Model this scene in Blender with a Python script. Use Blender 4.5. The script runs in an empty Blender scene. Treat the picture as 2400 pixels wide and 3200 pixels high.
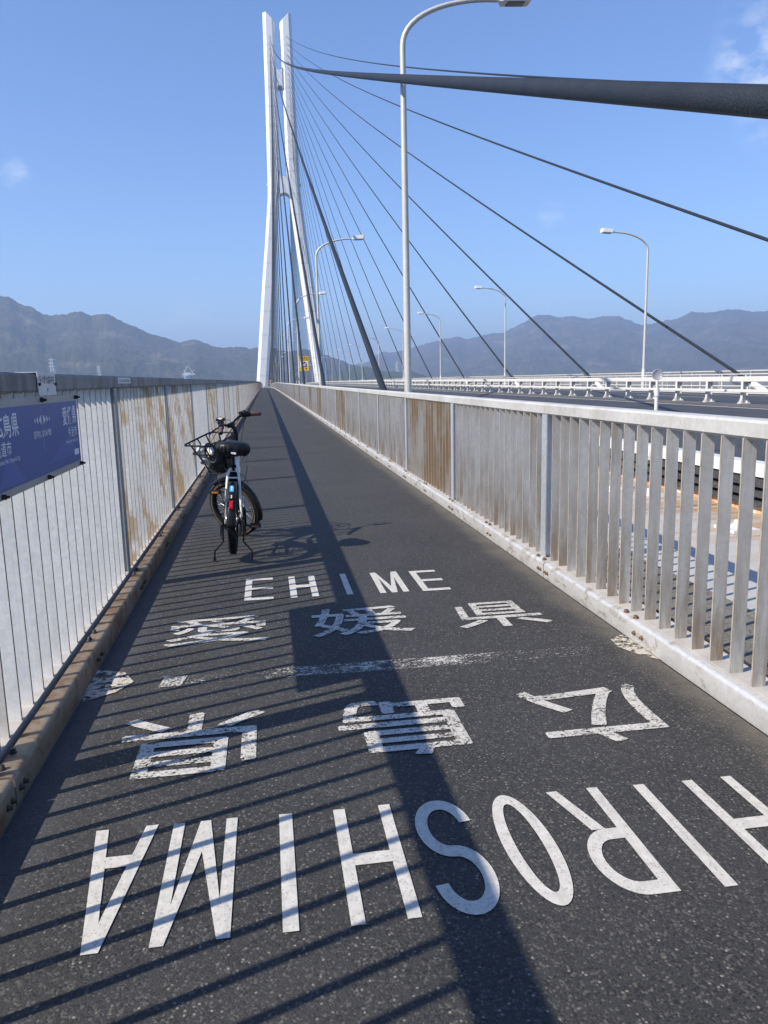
import bpy, bmesh, math, random
from mathutils import Vector, Matrix, noise

R_ = math.radians
SC = bpy.context.scene
COL = SC.collection

# ------------------------------------------------------------------ camera
F_PX, H_CAM = 2381.0, 1.5
YAW, PITCH, ROLL = R_(8.5394), R_(9.9125), -0.022
fw = Vector((math.sin(YAW) * math.cos(PITCH), math.cos(YAW) * math.cos(PITCH), -math.sin(PITCH)))
rt = Vector((math.cos(YAW), -math.sin(YAW), 0.0))
up = rt.cross(fw)
rt, up = math.cos(ROLL) * rt + math.sin(ROLL) * up, -math.sin(ROLL) * rt + math.cos(ROLL) * up
cam_d = bpy.data.cameras.new('camera')
cam = bpy.data.objects.new('camera', cam_d)
COL.objects.link(cam)
cam.matrix_world = Matrix(((rt.x, up.x, -fw.x, 0), (rt.y, up.y, -fw.y, 0), (rt.z, up.z, -fw.z, H_CAM), (0, 0, 0, 1)))
cam_d.sensor_fit = 'VERTICAL'
cam_d.sensor_height = 36.0
cam_d.lens = 36.0 * F_PX / 3200.0
cam_d.clip_start = 0.05
cam_d.clip_end = 40000
SC.camera = cam

# ------------------------------------------------------------------ sky, sun, exposure
SUN_AZ, SUN_EL = R_(20.0), R_(41.0)
to_sun = Vector((-math.cos(SUN_AZ) * math.cos(SUN_EL), -math.sin(SUN_AZ) * math.cos(SUN_EL), math.sin(SUN_EL)))
W = bpy.data.worlds.new('World')
SC.world = W
W.use_nodes = True
wt = W.node_tree
for n in list(wt.nodes):
    wt.nodes.remove(n)
w_out = wt.nodes.new('ShaderNodeOutputWorld')
w_bg = wt.nodes.new('ShaderNodeBackground')
w_bg.inputs['Strength'].default_value = 0.118
sky = wt.nodes.new('ShaderNodeTexSky')
sky.sky_type = 'NISHITA'
sky.sun_disc = False
sky.sun_elevation = SUN_EL
sky.sun_rotation = math.atan2(to_sun.x, to_sun.y)
sky.altitude = 0
sky.air_density = 1.0
sky.dust_density = 0.15
sky.ozone_density = 3.2


def az_el(a, e):
    a, e = R_(a), R_(e)
    return Vector((math.sin(a) * math.cos(e), math.cos(a) * math.cos(e), math.sin(e)))


def wn(t, **kw):
    n = wt.nodes.new(t)
    for k, v in kw.items():
        setattr(n, k, v)
    return n


def wmath(op, a, b=None, clamp=False):
    n = wn('ShaderNodeMath', operation=op, use_clamp=clamp)
    for i, v in enumerate((a, b)):
        if v is None:
            continue
        if isinstance(v, (int, float)):
            n.inputs[i].default_value = v
        else:
            wt.links.new(v, n.inputs[i])
    return n.outputs[0]


w_tc = wn('ShaderNodeTexCoord')
w_map = wn('ShaderNodeMapping')
w_map.inputs['Scale'].default_value = (1, 1, 1.6)
wt.links.new(w_tc.outputs['Generated'], w_map.inputs['Vector'])
w_no = wn('ShaderNodeTexNoise')
w_no.inputs['Scale'].default_value = 26.0
w_no.inputs['Detail'].default_value = 7.0
w_no.inputs['Roughness'].default_value = 0.62
wt.links.new(w_map.outputs[0], w_no.inputs['Vector'])
cloud = None
for (a, e, rad, amt) in ((33.6, 18.3, 3.4, 0.65), (33.4, 20.2, 2.8, 0.28), (-15.5, 13.3, 1.15, 0.5), (20.76, 10.9, 1.2, 0.40), (-4.9, 4.4, 2.2, 0.2), (35, 16.0, 3.4, 0.35)):
    d = az_el(a, e)
    dot = wn('ShaderNodeVectorMath', operation='DOT_PRODUCT')
    wt.links.new(w_tc.outputs['Generated'], dot.inputs[0])
    dot.inputs[1].default_value = d
    mr = wn('ShaderNodeMapRange')
    mr.interpolation_type = 'SMOOTHSTEP'
    mr.inputs['From Min'].default_value = math.cos(R_(rad))
    mr.inputs['From Max'].default_value = math.cos(R_(rad * 0.1))
    wt.links.new(dot.outputs['Value'], mr.inputs['Value'])
    m = wmath('MULTIPLY', mr.outputs[0], amt)
    cloud = m if cloud is None else wmath('MAXIMUM', cloud, m)
nr = wn('ShaderNodeMapRange')
nr.inputs['From Min'].default_value = 0.42
nr.inputs['From Max'].default_value = 0.68
wt.links.new(w_no.outputs['Fac'], nr.inputs['Value'])
cl = wmath('MULTIPLY', cloud, nr.outputs[0], True)
w_mix = wn('ShaderNodeMix', data_type='RGBA')
w_tint = wn('ShaderNodeMix', data_type='RGBA', blend_type='MULTIPLY')
w_tint.inputs['Factor'].default_value = 1.0
wt.links.new(sky.outputs[0], w_tint.inputs[6])
w_tint.inputs[7].default_value = (0.79, 0.91, 1.13, 1)
wt.links.new(cl, w_mix.inputs['Factor'])
wt.links.new(w_tint.outputs[2], w_mix.inputs[6])
w_mix.inputs[7].default_value = (6.0, 6.3, 7.0, 1)
wt.links.new(w_mix.outputs[2], w_bg.inputs['Color'])
wt.links.new(w_bg.outputs[0], w_out.inputs['Surface'])

sun_d = bpy.data.lights.new('sun', 'SUN')
sun_d.energy = 5.0
sun_d.angle = R_(0.53)
sun_d.color = (1.0, 0.91, 0.78)
sun = bpy.data.objects.new('sun', sun_d)
COL.objects.link(sun)
sun.rotation_euler = (-to_sun).to_track_quat('-Z', 'Y').to_euler()
sun.location = (-20, -10, 40)

SC.view_settings.view_transform = 'Standard'
SC.view_settings.look = 'None'
SC.view_settings.exposure = 0.58
SC.view_settings.gamma = 1.0
SC.render.engine = 'CYCLES'
SC.cycles.use_denoising = True
SC.cycles.max_bounces = 6
SC.cycles.diffuse_bounces = 3
SC.cycles.glossy_bounces = 3
SC.cycles.transparent_max_bounces = 12
SC.cycles.volume_bounces = 0
SC.cycles.caustics_reflective = False
SC.cycles.caustics_refractive = False


# ------------------------------------------------------------------ mesh helpers
class MB:
    def __init__(s):
        s.v, s.f, s.m, s.sm = [], [], [], []
        s.mi, s.smooth = 0, False

    def add(s, vs, fs):
        b = len(s.v)
        s.v += [tuple(p) for p in vs]
        for f in fs:
            s.f.append(tuple(b + i for i in f))
            s.m.append(s.mi)
            s.sm.append(s.smooth)
        return b

    def box(s, x0, x1, y0, y1, z0, z1):
        s.add([(x0, y0, z0), (x1, y0, z0), (x1, y1, z0), (x0, y1, z0), (x0, y0, z1), (x1, y0, z1), (x1, y1, z1), (x0, y1, z1)],
              [(0, 3, 2, 1), (4, 5, 6, 7), (0, 1, 5, 4), (1, 2, 6, 5), (2, 3, 7, 6), (3, 0, 4, 7)])

    def obox(s, c, ax, ay, az):
        c, ax, ay, az = Vector(c), Vector(ax), Vector(ay), Vector(az)
        vs = [c + sx * ax + sy * ay + sz * az for sz in (-1, 1) for (sx, sy) in ((-1, -1), (1, -1), (1, 1), (-1, 1))]
        s.add(vs, [(0, 3, 2, 1), (4, 5, 6, 7), (0, 1, 5, 4), (1, 2, 6, 5), (2, 3, 7, 6), (3, 0, 4, 7)])

    def prism(s, poly, d):          # closed planar polygon pushed along d
        n = len(poly)
        a = [Vector(p) for p in poly]
        d = Vector(d)
        s.add(a + [p + d for p in a], [tuple(range(n))[::-1], tuple(range(n, 2 * n))] + [(i, (i + 1) % n, n + (i + 1) % n, n + i) for i in range(n)])

    def tube(s, pts, r, n=10, cap=True, closed=False):
        pts = [Vector(p) for p in pts]
        k = len(pts)
        rr = r if isinstance(r, (list, tuple)) else [r] * k
        tang = []
        for i in range(k):
            if closed:
                t = pts[(i + 1) % k] - pts[i - 1]
            else:
                t = pts[min(i + 1, k - 1)] - pts[max(i - 1, 0)]
            tang.append(t.normalized())
        ref = Vector((0, 0, 1)) if abs(tang[0].z) < 0.9 else Vector((1, 0, 0))
        u = tang[0].cross(ref).normalized()
        vs = []
        for i in range(k):
            t = tang[i]
            u = (u - t * u.dot(t)).normalized()
            w = t.cross(u)
            for j in range(n):
                a = 2 * math.pi * j / n
                vs.append(pts[i] + rr[i] * (math.cos(a) * u + math.sin(a) * w))
        fs = []
        for i in range(k if closed else k - 1):
            i2 = (i + 1) % k
            for j in range(n):
                j2 = (j + 1) % n
                fs.append((i * n + j, i * n + j2, i2 * n + j2, i2 * n + j))
        old = s.smooth
        s.smooth = True
        s.add(vs, fs)
        s.smooth = old
        if cap and not closed:
            s.add(vs[:n], [tuple(range(n))[::-1]])
            s.add(vs[-n:], [tuple(range(n))])

    def lathe(s, prof, c, ax, n=24, closed_prof=False):   # prof: list of (radius, height along ax)
        c, ax = Vector(c), Vector(ax).normalized()
        ref = Vector((0, 0, 1)) if abs(ax.z) < 0.9 else Vector((1, 0, 0))
        u = ax.cross(ref).normalized()
        w = ax.cross(u)
        m = len(prof)
        vs = []
        for j in range(n):
            a = 2 * math.pi * j / n
            dr = math.cos(a) * u + math.sin(a) * w
            for (r, h) in prof:
                vs.append(c + r * dr + h * ax)
        fs = []
        for j in range(n):
            j2 = (j + 1) % n
            for i in range(m if closed_prof else m - 1):
                i2 = (i + 1) % m
                fs.append((j * m + i, j2 * m + i, j2 * m + i2, j * m + i2))
        old = s.smooth
        s.smooth = True
        s.add(vs, fs)
        s.smooth = old

    def sweep(s, prof, ys, zf, closed=True, cap=True):    # prof (x,z) swept along y, following the deck
        n = len(prof)
        vs = []
        for y in ys:
            dz = zf(y)
            vs += [(x, y, z + dz) for (x, z) in prof]
        fs = []
        for i in range(len(ys) - 1):
            for j in range(n if closed else n - 1):
                j2 = (j + 1) % n
                fs.append((i * n + j, i * n + j2, (i + 1) * n + j2, (i + 1) * n + j))
        s.add(vs, fs)
        if cap and closed:
            s.add(vs[:n], [tuple(range(n))[::-1]])
            s.add(vs[-n:], [tuple(range(n))])

    def xf(s, M, start=0):
        for i in range(start, len(s.v)):
            s.v[i] = tuple(M @ Vector(s.v[i]))


def prop(o, label=None, cat=None, group=None, kind=None):
    if label:
        o['label'] = label
    if cat:
        o['category'] = cat
    if group:
        o['group'] = group
    if kind:
        o['kind'] = kind
    return o


def obj(name, mb, mats, parent=None, loc=None, label=None, cat=None, group=None, kind=None, recalc=True):
    me = bpy.data.meshes.new(name)
    me.from_pydata(mb.v, [], mb.f)
    for m in (mats if isinstance(mats, (list, tuple)) else [mats]):
        me.materials.append(m)
    me.polygons.foreach_set('material_index', mb.m)
    me.polygons.foreach_set('use_smooth', mb.sm)
    if recalc:
        bm = bmesh.new()
        bm.from_mesh(me)
        bmesh.ops.recalc_face_normals(bm, faces=bm.faces)
        bm.to_mesh(me)
        bm.free()
    me.update()
    o = bpy.data.objects.new(name, me)
    COL.objects.link(o)
    if parent is not None:
        o.parent = parent
    if loc is not None:
        o.location = loc
    return prop(o, label, cat, group, kind)


def empty(name, loc, label, cat, group=None):
    o = bpy.data.objects.new(name, None)
    o.empty_display_size = 0.2
    COL.objects.link(o)
    o.location = loc
    return prop(o, label, cat, group)


def copy_of(o, parent=None, loc=None):
    c = o.copy()
    COL.objects.link(c)
    c.parent = parent
    if loc is not None:
        c.location = loc
    return c


def copy_tree(o, parent=None, loc=None):
    c = copy_of(o, parent, loc)
    for ch in list(o.children):
        copy_tree(ch, c)
    return c


ORD = ['first', 'second', 'third', 'fourth', 'fifth', 'sixth', 'seventh', 'eighth', 'ninth', 'tenth', 'eleventh', 'twelfth', 'thirteenth', 'fourteenth',
       'fifteenth', 'sixteenth', 'seventeenth', 'eighteenth', 'nineteenth', 'twentieth', 'twenty-first']


# ------------------------------------------------------------------ material helpers
class NT:
    def __init__(s, name):
        s.m = bpy.data.materials.new(name)
        s.m.use_nodes = True
        s.t = s.m.node_tree
        s.b = s.t.nodes['Principled BSDF']
        s.out = s.t.nodes['Material Output']
        s.tc = s.t.nodes.new('ShaderNodeTexCoord')

    def n(s, t, **kw):
        x = s.t.nodes.new(t)
        for k, v in kw.items():
            setattr(x, k, v)
        return x

    def set(s, sock, v):
        if hasattr(v, 'node'):
            s.t.links.new(v, sock)
        elif isinstance(v, (tuple, list)) and len(v) == 3 and len(sock.default_value) == 4:
            sock.default_value = (*v, 1)
        else:
            sock.default_value = v

    def coord(s, scale=(1, 1, 1), which='Object', loc=(0, 0, 0), geo=False):
        mp = s.n('ShaderNodeMapping')
        mp.inputs['Scale'].default_value = scale
        mp.inputs['Location'].default_value = loc
        if geo:
            g = s.n('ShaderNodeNewGeometry')
            s.t.links.new(g.outputs['Position'], mp.inputs['Vector'])
        else:
            s.t.links.new(s.tc.outputs[which], mp.inputs['Vector'])
        return mp.outputs[0]

    def noise(s, vec, scale, detail=4, rough=0.55, dist=0.0):
        x = s.n('ShaderNodeTexNoise')
        s.set(x.inputs['Vector'], vec)
        x.inputs['Scale'].default_value = scale
        x.inputs['Detail'].default_value = detail
        x.inputs['Roughness'].default_value = rough
        x.inputs['Distortion'].default_value = dist
        return x.outputs['Fac']

    def voro(s, vec, scale, feature='F1'):
        x = s.n('ShaderNodeTexVoronoi', feature=feature)
        s.set(x.inputs['Vector'], vec)
        x.inputs['Scale'].default_value = scale
        return x

    def mr(s, v, a, b, c=0.0, d=1.0, smooth=False):
        x = s.n('ShaderNodeMapRange')
        if smooth:
            x.interpolation_type = 'SMOOTHSTEP'
        s.set(x.inputs['Value'], v)
        for k, q in zip(('From Min', 'From Max', 'To Min', 'To Max'), (a, b, c, d)):
            x.inputs[k].default_value = q
        return x.outputs[0]

    def math(s, op, a, b=0.0, clamp=False):
        x = s.n('ShaderNodeMath', operation=op, use_clamp=clamp)
        s.set(x.inputs[0], a)
        s.set(x.inputs[1], b)
        return x.outputs[0]

    def mix(s, f, a, b):
        x = s.n('ShaderNodeMix', data_type='RGBA')
        s.set(x.inputs['Factor'], f)
        s.set(x.inputs[6], a)
        s.set(x.inputs[7], b)
        return x.outputs[2]

    def bump(s, h, strength, dist):
        x = s.n('ShaderNodeBump')
        x.inputs['Strength'].default_value = strength
        x.inputs['Distance'].default_value = dist
        s.set(x.inputs['Height'], h)
        s.t.links.new(x.outputs[0], s.b.inputs['Normal'])

    def base(s, c, rough=0.6, metal=0.0, spec=None):
        s.set(s.b.inputs['Base Color'], c)
        s.set(s.b.inputs['Roughness'], rough)
        s.b.inputs['Metallic'].default_value = metal
        if spec is not None:
            s.b.inputs['Specular IOR Level'].default_value = spec
        return s.m

    def xyz(s, vec):
        x = s.n('ShaderNodeSeparateXYZ')
        s.set(x.inputs[0], vec)
        return x.outputs


def plain(name, c, rough=0.5, metal=0.0, var=0.15, scale=20.0, spec=None, bump=0.0):
    k = NT(name)
    f = k.noise(k.coord(), scale, 5, 0.6)
    f = k.mr(f, 0.3, 0.7)
    lo = tuple(max(0, q * (1 - var)) for q in c)
    hi = tuple(min(1, q * (1 + var)) for q in c)
    if bump:
        k.bump(f, bump, 0.01)
    return k.base(k.mix(f, lo, hi), rough, metal, spec)


def asphalt(name, dark, light, stone, scale, edge=None, joints=False):
    k = NT(name)
    p = k.coord(geo=True)
    v = k.voro(p, scale)
    rnd = k.xyz(v.outputs['Color'])
    v2 = k.voro(p, scale * 0.55)
    rnd2 = k.xyz(v2.outputs['Color'])
    fine = k.noise(p, scale * 1.3, 4, 0.7)
    big = k.noise(p, 1.1, 5, 0.6)
    c = k.mix(k.mr(fine, 0.35, 0.7), dark, light)
    c = k.mix(k.mr(rnd[0], 0.80, 0.86, 0, 0.75), c, stone)
    c = k.mix(k.mr(rnd[1], 0.75, 0.95, 0, 0.7), c, tuple(q * 0.45 for q in dark))
    chip = k.math('MULTIPLY', k.mr(rnd2[2], 0.925, 0.945), k.mr(v2.outputs['Distance'], 0.34, 0.24))
    c = k.mix(k.math('MULTIPLY', chip, k.mr(rnd2[1], 0, 1, 0.35, 1.0)), c, (0.25, 0.235, 0.195))
    pit = k.mr(k.noise(p, scale * 0.45, 3, 0.6), 0.56, 0.66, 0, 0.7)
    c = k.mix(pit, c, tuple(q * 0.25 for q in dark))
    c = k.mix(k.mr(big, 0.35, 0.75, 0, 0.32), c, tuple(min(1, q * 1.5) for q in light))
    if edge:
        X = k.xyz(p)[0]
        wob = k.noise(p, 3.0, 5, 0.65)
        for (x0, x1, col, amt) in edge:
            m = k.mr(k.math('ADD', X, k.math('MULTIPLY', k.math('SUBTRACT', wob, 0.5), 0.35)), x0, x1, 0, amt)
            m = k.math('MULTIPLY', m, k.mr(k.noise(p, 9.0, 6, 0.7), 0.25, 0.6, 0.45, 1.0))
            c = k.mix(m, c, col)
    h = k.math('ADD', k.math('MULTIPLY', v.outputs['Distance'], -0.7), fine)
    k.bump(h, 0.55, 0.004)
    return k.base(c, 0.72, 0.0, 0.35)


def galv(name, c=(0.50, 0.52, 0.54), stain=0.25, stain_col=(0.20, 0.13, 0.07), rough=0.42, metal=0.55, grime=0.0, zscale=0.55, thr=0.60, slant=None, soft_=0.09, foot=0.0):
    k = NT(name)
    p = k.coord(geo=True)
    mott = k.noise(p, 55, 5, 0.65, 0.6)
    sp = k.voro(p, 42)
    f = k.math('ADD', k.math('MULTIPLY', k.mr(mott, 0.3, 0.7), 0.65), k.math('MULTIPLY', k.xyz(sp.outputs['Color'])[0], 0.35))
    col = k.mix(f, tuple(q * 0.84 for q in c), tuple(min(1, q * 1.08) for q in c))
    soft = k.noise(p, 2.2, 4, 0.6)
    col = k.mix(k.mr(soft, 0.4, 0.75, 0, 0.30 + grime), col, (0.30, 0.28, 0.24))
    sv = k.coord((7, 7, zscale), geo=True)
    st = k.noise(sv, 1.0, 5, 0.6, 0.4)
    big = k.noise(p, 0.55, 3, 0.6)
    st = k.math('ADD', k.math('MULTIPLY', st, 0.72), k.math('MULTIPLY', big, 0.28))
    if foot or slant is not None or 'slat' in name:
        yy_ = k.xyz(p)[1]
        w2 = k.n('ShaderNodeTexWhiteNoise', noise_dimensions='1D')
        k.set(w2.inputs['W'], k.math('FLOOR', k.math('MULTIPLY', yy_, 18.0 / 2.9)))
        vs_ = k.noise(k.coord((90, 6.2, 1.1), geo=True), 1.0, 5, 0.65)
        tone = k.math('ADD', k.math('MULTIPLY', w2.outputs['Value'], 0.55), k.math('MULTIPLY', k.mr(vs_, 0.35, 0.65), 0.45))
        col = k.mix(k.mr(tone, 0.0, 1.0, 0.30, 0.0), col, tuple(q * 0.45 for q in c))
    if slant is not None:
        # run-off that crosses the slats on a slant, each slat cut off at its own height
        xyz = k.xyz(p)
        slat_id = k.math('FLOOR', k.math('MULTIPLY', xyz[1], 18.0 / 2.9))
        wn_ = k.n('ShaderNodeTexWhiteNoise', noise_dimensions='1D')
        k.set(wn_.inputs['W'], slat_id)
        jit = k.math('MULTIPLY', k.math('SUBTRACT', wn_.outputs['Value'], 0.5), 0.16)
        q_ = k.math('ADD', k.math('ADD', xyz[1], k.math('MULTIPLY', xyz[2], slant)), jit)
        cb = k.n('ShaderNodeCombineXYZ')
        k.set(cb.inputs[0], q_)
        k.set(cb.inputs[1], k.math('MULTIPLY', xyz[2], 0.35))
        st = k.noise(cb.outputs[0], 1.9, 4, 0.6)
        st = k.math('ADD', st, k.math('MULTIPLY', k.math('SUBTRACT', wn_.outputs['Value'], 0.5), 0.05))
    sm = k.mr(st, thr, thr + soft_, 0, stain)
    col = k.mix(sm, col, stain_col)
    if foot:
        zz = k.xyz(p)[2]
        fst = k.noise(k.coord((16, 16, 2.2), geo=True), 1.0, 5, 0.65)
        fm = k.math('MULTIPLY', k.mr(zz, 0.95, 0.13), k.mr(fst, 0.38, 0.62))
        fm = k.math('MAXIMUM', k.math('MULTIPLY', fm, foot), k.math('MULTIPLY', k.mr(fst, 0.50, 0.72), 0.45 * foot))
        col = k.mix(fm, col, (0.27, 0.20, 0.13))
    r = k.math('ADD', k.math('MULTIPLY', f, 0.18), rough - 0.06)
    r = k.math('ADD', r, k.math('MULTIPLY', sm, 0.25))
    k.bump(mott, 0.12, 0.002)
    return k.base(col, r, metal)


def road_paint(name, wear, streak=0.0, scale=60, patch=0.25):
    k = NT(name)
    p = k.coord(geo=True)
    d = k.noise(p, 26, 6, 0.7)
    c = k.mix(k.mr(d, 0.3, 0.72), (0.44, 0.425, 0.38), (0.61, 0.59, 0.54))
    dirt = k.noise(k.coord((9, 0.9, 1), geo=True), 4, 5, 0.65)
    c = k.mix(k.mr(dirt, 0.52, 0.72, 0, 0.35 + streak), c, (0.30, 0.29, 0.27))
    spk = k.voro(p, 170)
    c = k.mix(k.mr(k.xyz(spk.outputs['Color'])[0], 0.90, 0.93, 0, 0.4), c, (0.18, 0.17, 0.16))
    n1 = k.noise(p, scale, 6, 0.75)
    n2 = k.noise(p, 5.0 if patch < 0.3 else 2.6, 4, 0.6)
    n3 = k.noise(k.coord((14, 40, 1), geo=True), 1.0, 4, 0.7)
    w = k.math('ADD', k.math('MULTIPLY', n1, 0.80 - patch), k.math('ADD', k.math('MULTIPLY', n2, patch), k.math('MULTIPLY', n3, 0.20)))
    if patch > 0.3:
        X = k.xyz(p)[0]
        w = k.math('SUBTRACT', w, k.math('MULTIPLY', k.math('ABSOLUTE', k.math('SUBTRACT', X, 0.62)), 0.065))
    a = k.mr(w, wear - 0.025, wear + 0.025)
    k.set(k.b.inputs['Alpha'], a)
    k.bump(d, 0.25, 0.003)
    return k.base(c, 0.62, 0.0, 0.4)


M = {}
M['path'] = asphalt('path_asphalt', (0.021, 0.0208, 0.0205), (0.056, 0.0550, 0.0535), (0.105, 0.099, 0.088), 140.0,
                    edge=[(-0.74, -0.90, (0.075, 0.080, 0.090), 0.75), (1.80, 1.99, (0.14, 0.125, 0.105), 0.8)])
M['strip'] = asphalt('side_asphalt', (0.085, 0.080, 0.070), (0.20, 0.19, 0.168), (0.16, 0.15, 0.13), 60.0)
M['road'] = asphalt('road_asphalt', (0.040, 0.042, 0.046), (0.062, 0.065, 0.072), (0.09, 0.09, 0.095), 70.0)
M['median'] = asphalt('median_asphalt', (0.085, 0.080, 0.074), (0.13, 0.122, 0.115), (0.17, 0.16, 0.15), 60.0)
M['slat'] = galv('slat_zinc', (0.68, 0.67, 0.63), 0.5, (0.27, 0.20, 0.12), 0.45, 0.35, 0.1, thr=0.54, soft_=0.14, foot=0.9)
M['slat_clean'] = galv('slat_zinc_clean', (0.70, 0.69, 0.65), 0.4, (0.30, 0.23, 0.14), 0.45, 0.35, 0.1, thr=0.58, soft_=0.14, foot=0.65)
M['slat_brown'] = galv('slat_zinc_stained', (0.55, 0.52, 0.46), 0.85, (0.27, 0.17, 0.08), 0.55, 0.25, 0.2, thr=0.40, slant=0.25, soft_=0.15)
M['sea_slat'] = galv('sea_slat_zinc', (0.88, 0.87, 0.82), 0.7, (0.46, 0.35, 0.22), 0.42, 0.22, -0.1, thr=0.57, slant=0.9, soft_=0.12)
M['sea_slat_clean'] = galv('sea_slat_zinc_clean', (0.90, 0.89, 0.85), 0.4, (0.48, 0.39, 0.27), 0.42, 0.22, -0.1, thr=0.66)
M['sea_slat_brown'] = galv('sea_slat_zinc_stained', (0.88, 0.86, 0.80), 0.9, (0.44, 0.315, 0.17), 0.42, 0.22, 0.0, thr=0.47, slant=0.9, soft_=0.10)
M['sea_slat_edge'] = plain('sea_slat_edge_rust_shaded', (0.15, 0.115, 0.085), 0.8, 0, 0.25, 30)  # rusty edge, with the shade of its inward face painted in as darker brown
M['slat_edge'] = plain('slat_edge_tan', (0.38, 0.33, 0.26), 0.7, 0.1, 0.3, 12)  # same rusty edge in a lighter tan, sunlight painted into the roadside copy
M['post'] = galv('post_zinc', (0.64, 0.67, 0.70), 0.2, thr=0.64)
M['sea_post_shaded'] = galv('sea_post_zinc_shaded', (0.30, 0.31, 0.32), 0.3, (0.2, 0.15, 0.1), 0.5, 0.15, 0.1, thr=0.6)  # post zinc darkened: shade on the walkway flange is put into the colour
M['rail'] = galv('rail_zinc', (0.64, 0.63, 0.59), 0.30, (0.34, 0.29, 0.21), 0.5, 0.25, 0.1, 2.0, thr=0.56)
M['rail_shaded'] = galv('rail_zinc_shaded_dirty', (0.24, 0.24, 0.225), 0.5, (0.13, 0.10, 0.07), 0.6, 0.2, 0.3, 2.0, thr=0.50)  # base darkened to paint in the inner face's shade; brown stains on top
M['rail_in'] = plain('rail_sleeve', (0.10, 0.10, 0.10), 0.7)
M['kerb'] = galv('kerb_zinc', (0.66, 0.66, 0.645), 0.8, (0.30, 0.26, 0.20), 0.36, 0.35, 0.0, 14.0, thr=0.53)
M['kerb_rust'] = galv('kerb_zinc_rusty', (0.27, 0.20, 0.135), 0.85, (0.15, 0.095, 0.055), 0.5, 0.3, 0.3, 6.0, thr=0.46)
M['base'] = plain('base_paint', (0.44, 0.415, 0.38), 0.6, 0, 0.18, 7)
M['bolt'] = plain('rusty_bolt', (0.13, 0.075, 0.04), 0.7, 0.2, 0.4, 90)
M['bolt_dark'] = plain('dark_bolt', (0.035, 0.032, 0.03), 0.5, 0.3, 0.3, 90)
M['white_steel'] = plain('white_steel', (0.62, 0.62, 0.59), 0.42, 0, 0.10, 5)
M['barrier'] = galv('barrier_paint', (0.66, 0.65, 0.61), 0.35, (0.45, 0.36, 0.25), 0.45, 0.0, -0.15, 3.0, thr=0.60)
M['tower'] = plain('tower_paint', (0.80, 0.80, 0.79), 0.45, 0, 0.035, 0.6)
M['tower_band'] = plain('tower_joint', (0.70, 0.70, 0.69), 0.55, 0, 0.12, 2.0)
M['black'] = plain('black_enamel', (0.008, 0.008, 0.009), 0.42, 0, 0.2, 30, 0.3)
M['black_matt'] = plain('black_matt', (0.016, 0.016, 0.017), 0.62, 0, 0.3, 60)
M['rubber'] = plain('rubber', (0.016, 0.016, 0.016), 0.85, 0, 0.3, 80, spec=0.2, bump=0.3)
M['gum'] = plain('gum_sidewall', (0.10, 0.08, 0.055), 0.7, 0, 0.2, 40)
M['brown_grip'] = plain('brown_grip', (0.11, 0.06, 0.045), 0.6, 0, 0.2, 60)
M['bike_white'] = plain('white_frame_paint', (0.80, 0.79, 0.75), 0.28, 0, 0.05, 10)
M['bike_blue'] = plain('blue_decal', (0.03, 0.33, 0.60), 0.35, 0, 0.2, 40)
M['alu'] = plain('aluminium', (0.62, 0.62, 0.62), 0.3, 0.9, 0.12, 50)
M['red_lens'] = plain('red_lens', (0.42, 0.012, 0.02), 0.22, 0, 0.15, 60)
M['orange_lens'] = plain('orange_reflector', (0.62, 0.22, 0.02), 0.3, 0, 0.15, 80)
M['vinyl'] = plain('saddle_cover', (0.008, 0.008, 0.009), 0.42, 0, 0.25, 40, 0.35)
M['frost'] = plain('wheel_reflector', (0.55, 0.57, 0.58), 0.3, 0, 0.1, 40)
M['bag_light'] = plain('light_canvas', (0.50, 0.49, 0.46), 0.8, 0, 0.14, 18, bump=0.25)
M['bag_dark'] = plain('dark_nylon', (0.022, 0.023, 0.026), 0.55, 0, 0.35, 24, bump=0.35)
M['sign_grey'] = plain('sign_backing', (0.36, 0.35, 0.33), 0.5, 0.3, 0.10, 6)
M['sign_blue'] = plain('sign_blue', (0.034, 0.085, 0.29), 0.42, 0, 0.05, 3)
M['sign_blue2'] = plain('sign_blue_light', (0.060, 0.112, 0.36), 0.42, 0, 0.05, 3)
M['sign_white'] = plain('sign_lettering', (0.74, 0.76, 0.80), 0.5, 0, 0.04, 10)
M['sign_plate'] = plain('sign_plate', (0.66, 0.64, 0.60), 0.5, 0, 0.08, 8)
M['ink'] = plain('dark_ink', (0.09, 0.09, 0.085), 0.6, 0, 0.2, 30)
M['red_ink'] = plain('red_ink', (0.45, 0.04, 0.05), 0.5, 0, 0.1, 30)
M['yellow'] = plain('yellow_sign', (0.72, 0.48, 0.03), 0.45, 0, 0.05, 5)
M['brown_ink'] = plain('brown_ink', (0.18, 0.05, 0.02), 0.5, 0, 0.1, 30)
M['orange'] = plain('orange_sign', (0.78, 0.30, 0.02), 0.5, 0, 0.1, 5)
M['reflector'] = plain('grey_reflector', (0.32, 0.33, 0.36), 0.35, 0.2, 0.06, 40)
M['lamp_pole'] = galv('lamp_paint', (0.60, 0.585, 0.53), 0.5, (0.36, 0.29, 0.20), 0.42, 0.2, -0.05, 0.8, thr=0.62)
M['lamp_head'] = plain('lamp_housing', (0.80, 0.80, 0.78), 0.4, 0, 0.04, 5)
M['lamp_glass'] = plain('lamp_glass', (0.06, 0.065, 0.07), 0.15, 0, 0.1, 10)
M['pylon'] = plain('pylon_steel', (0.62, 0.63, 0.64), 0.5, 0.2, 0.08, 1)
M['cream_patch'] = None
M['grit'] = plain('loose_grit', (0.15, 0.14, 0.12), 0.9, 0, 0.5, 40)
M['grey_wall'] = plain('pale_concrete', (0.46, 0.45, 0.42), 0.8, 0, 0.12, 1.5)
M['letters'] = road_paint('letter_paint', 0.385, 0.25)
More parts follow.
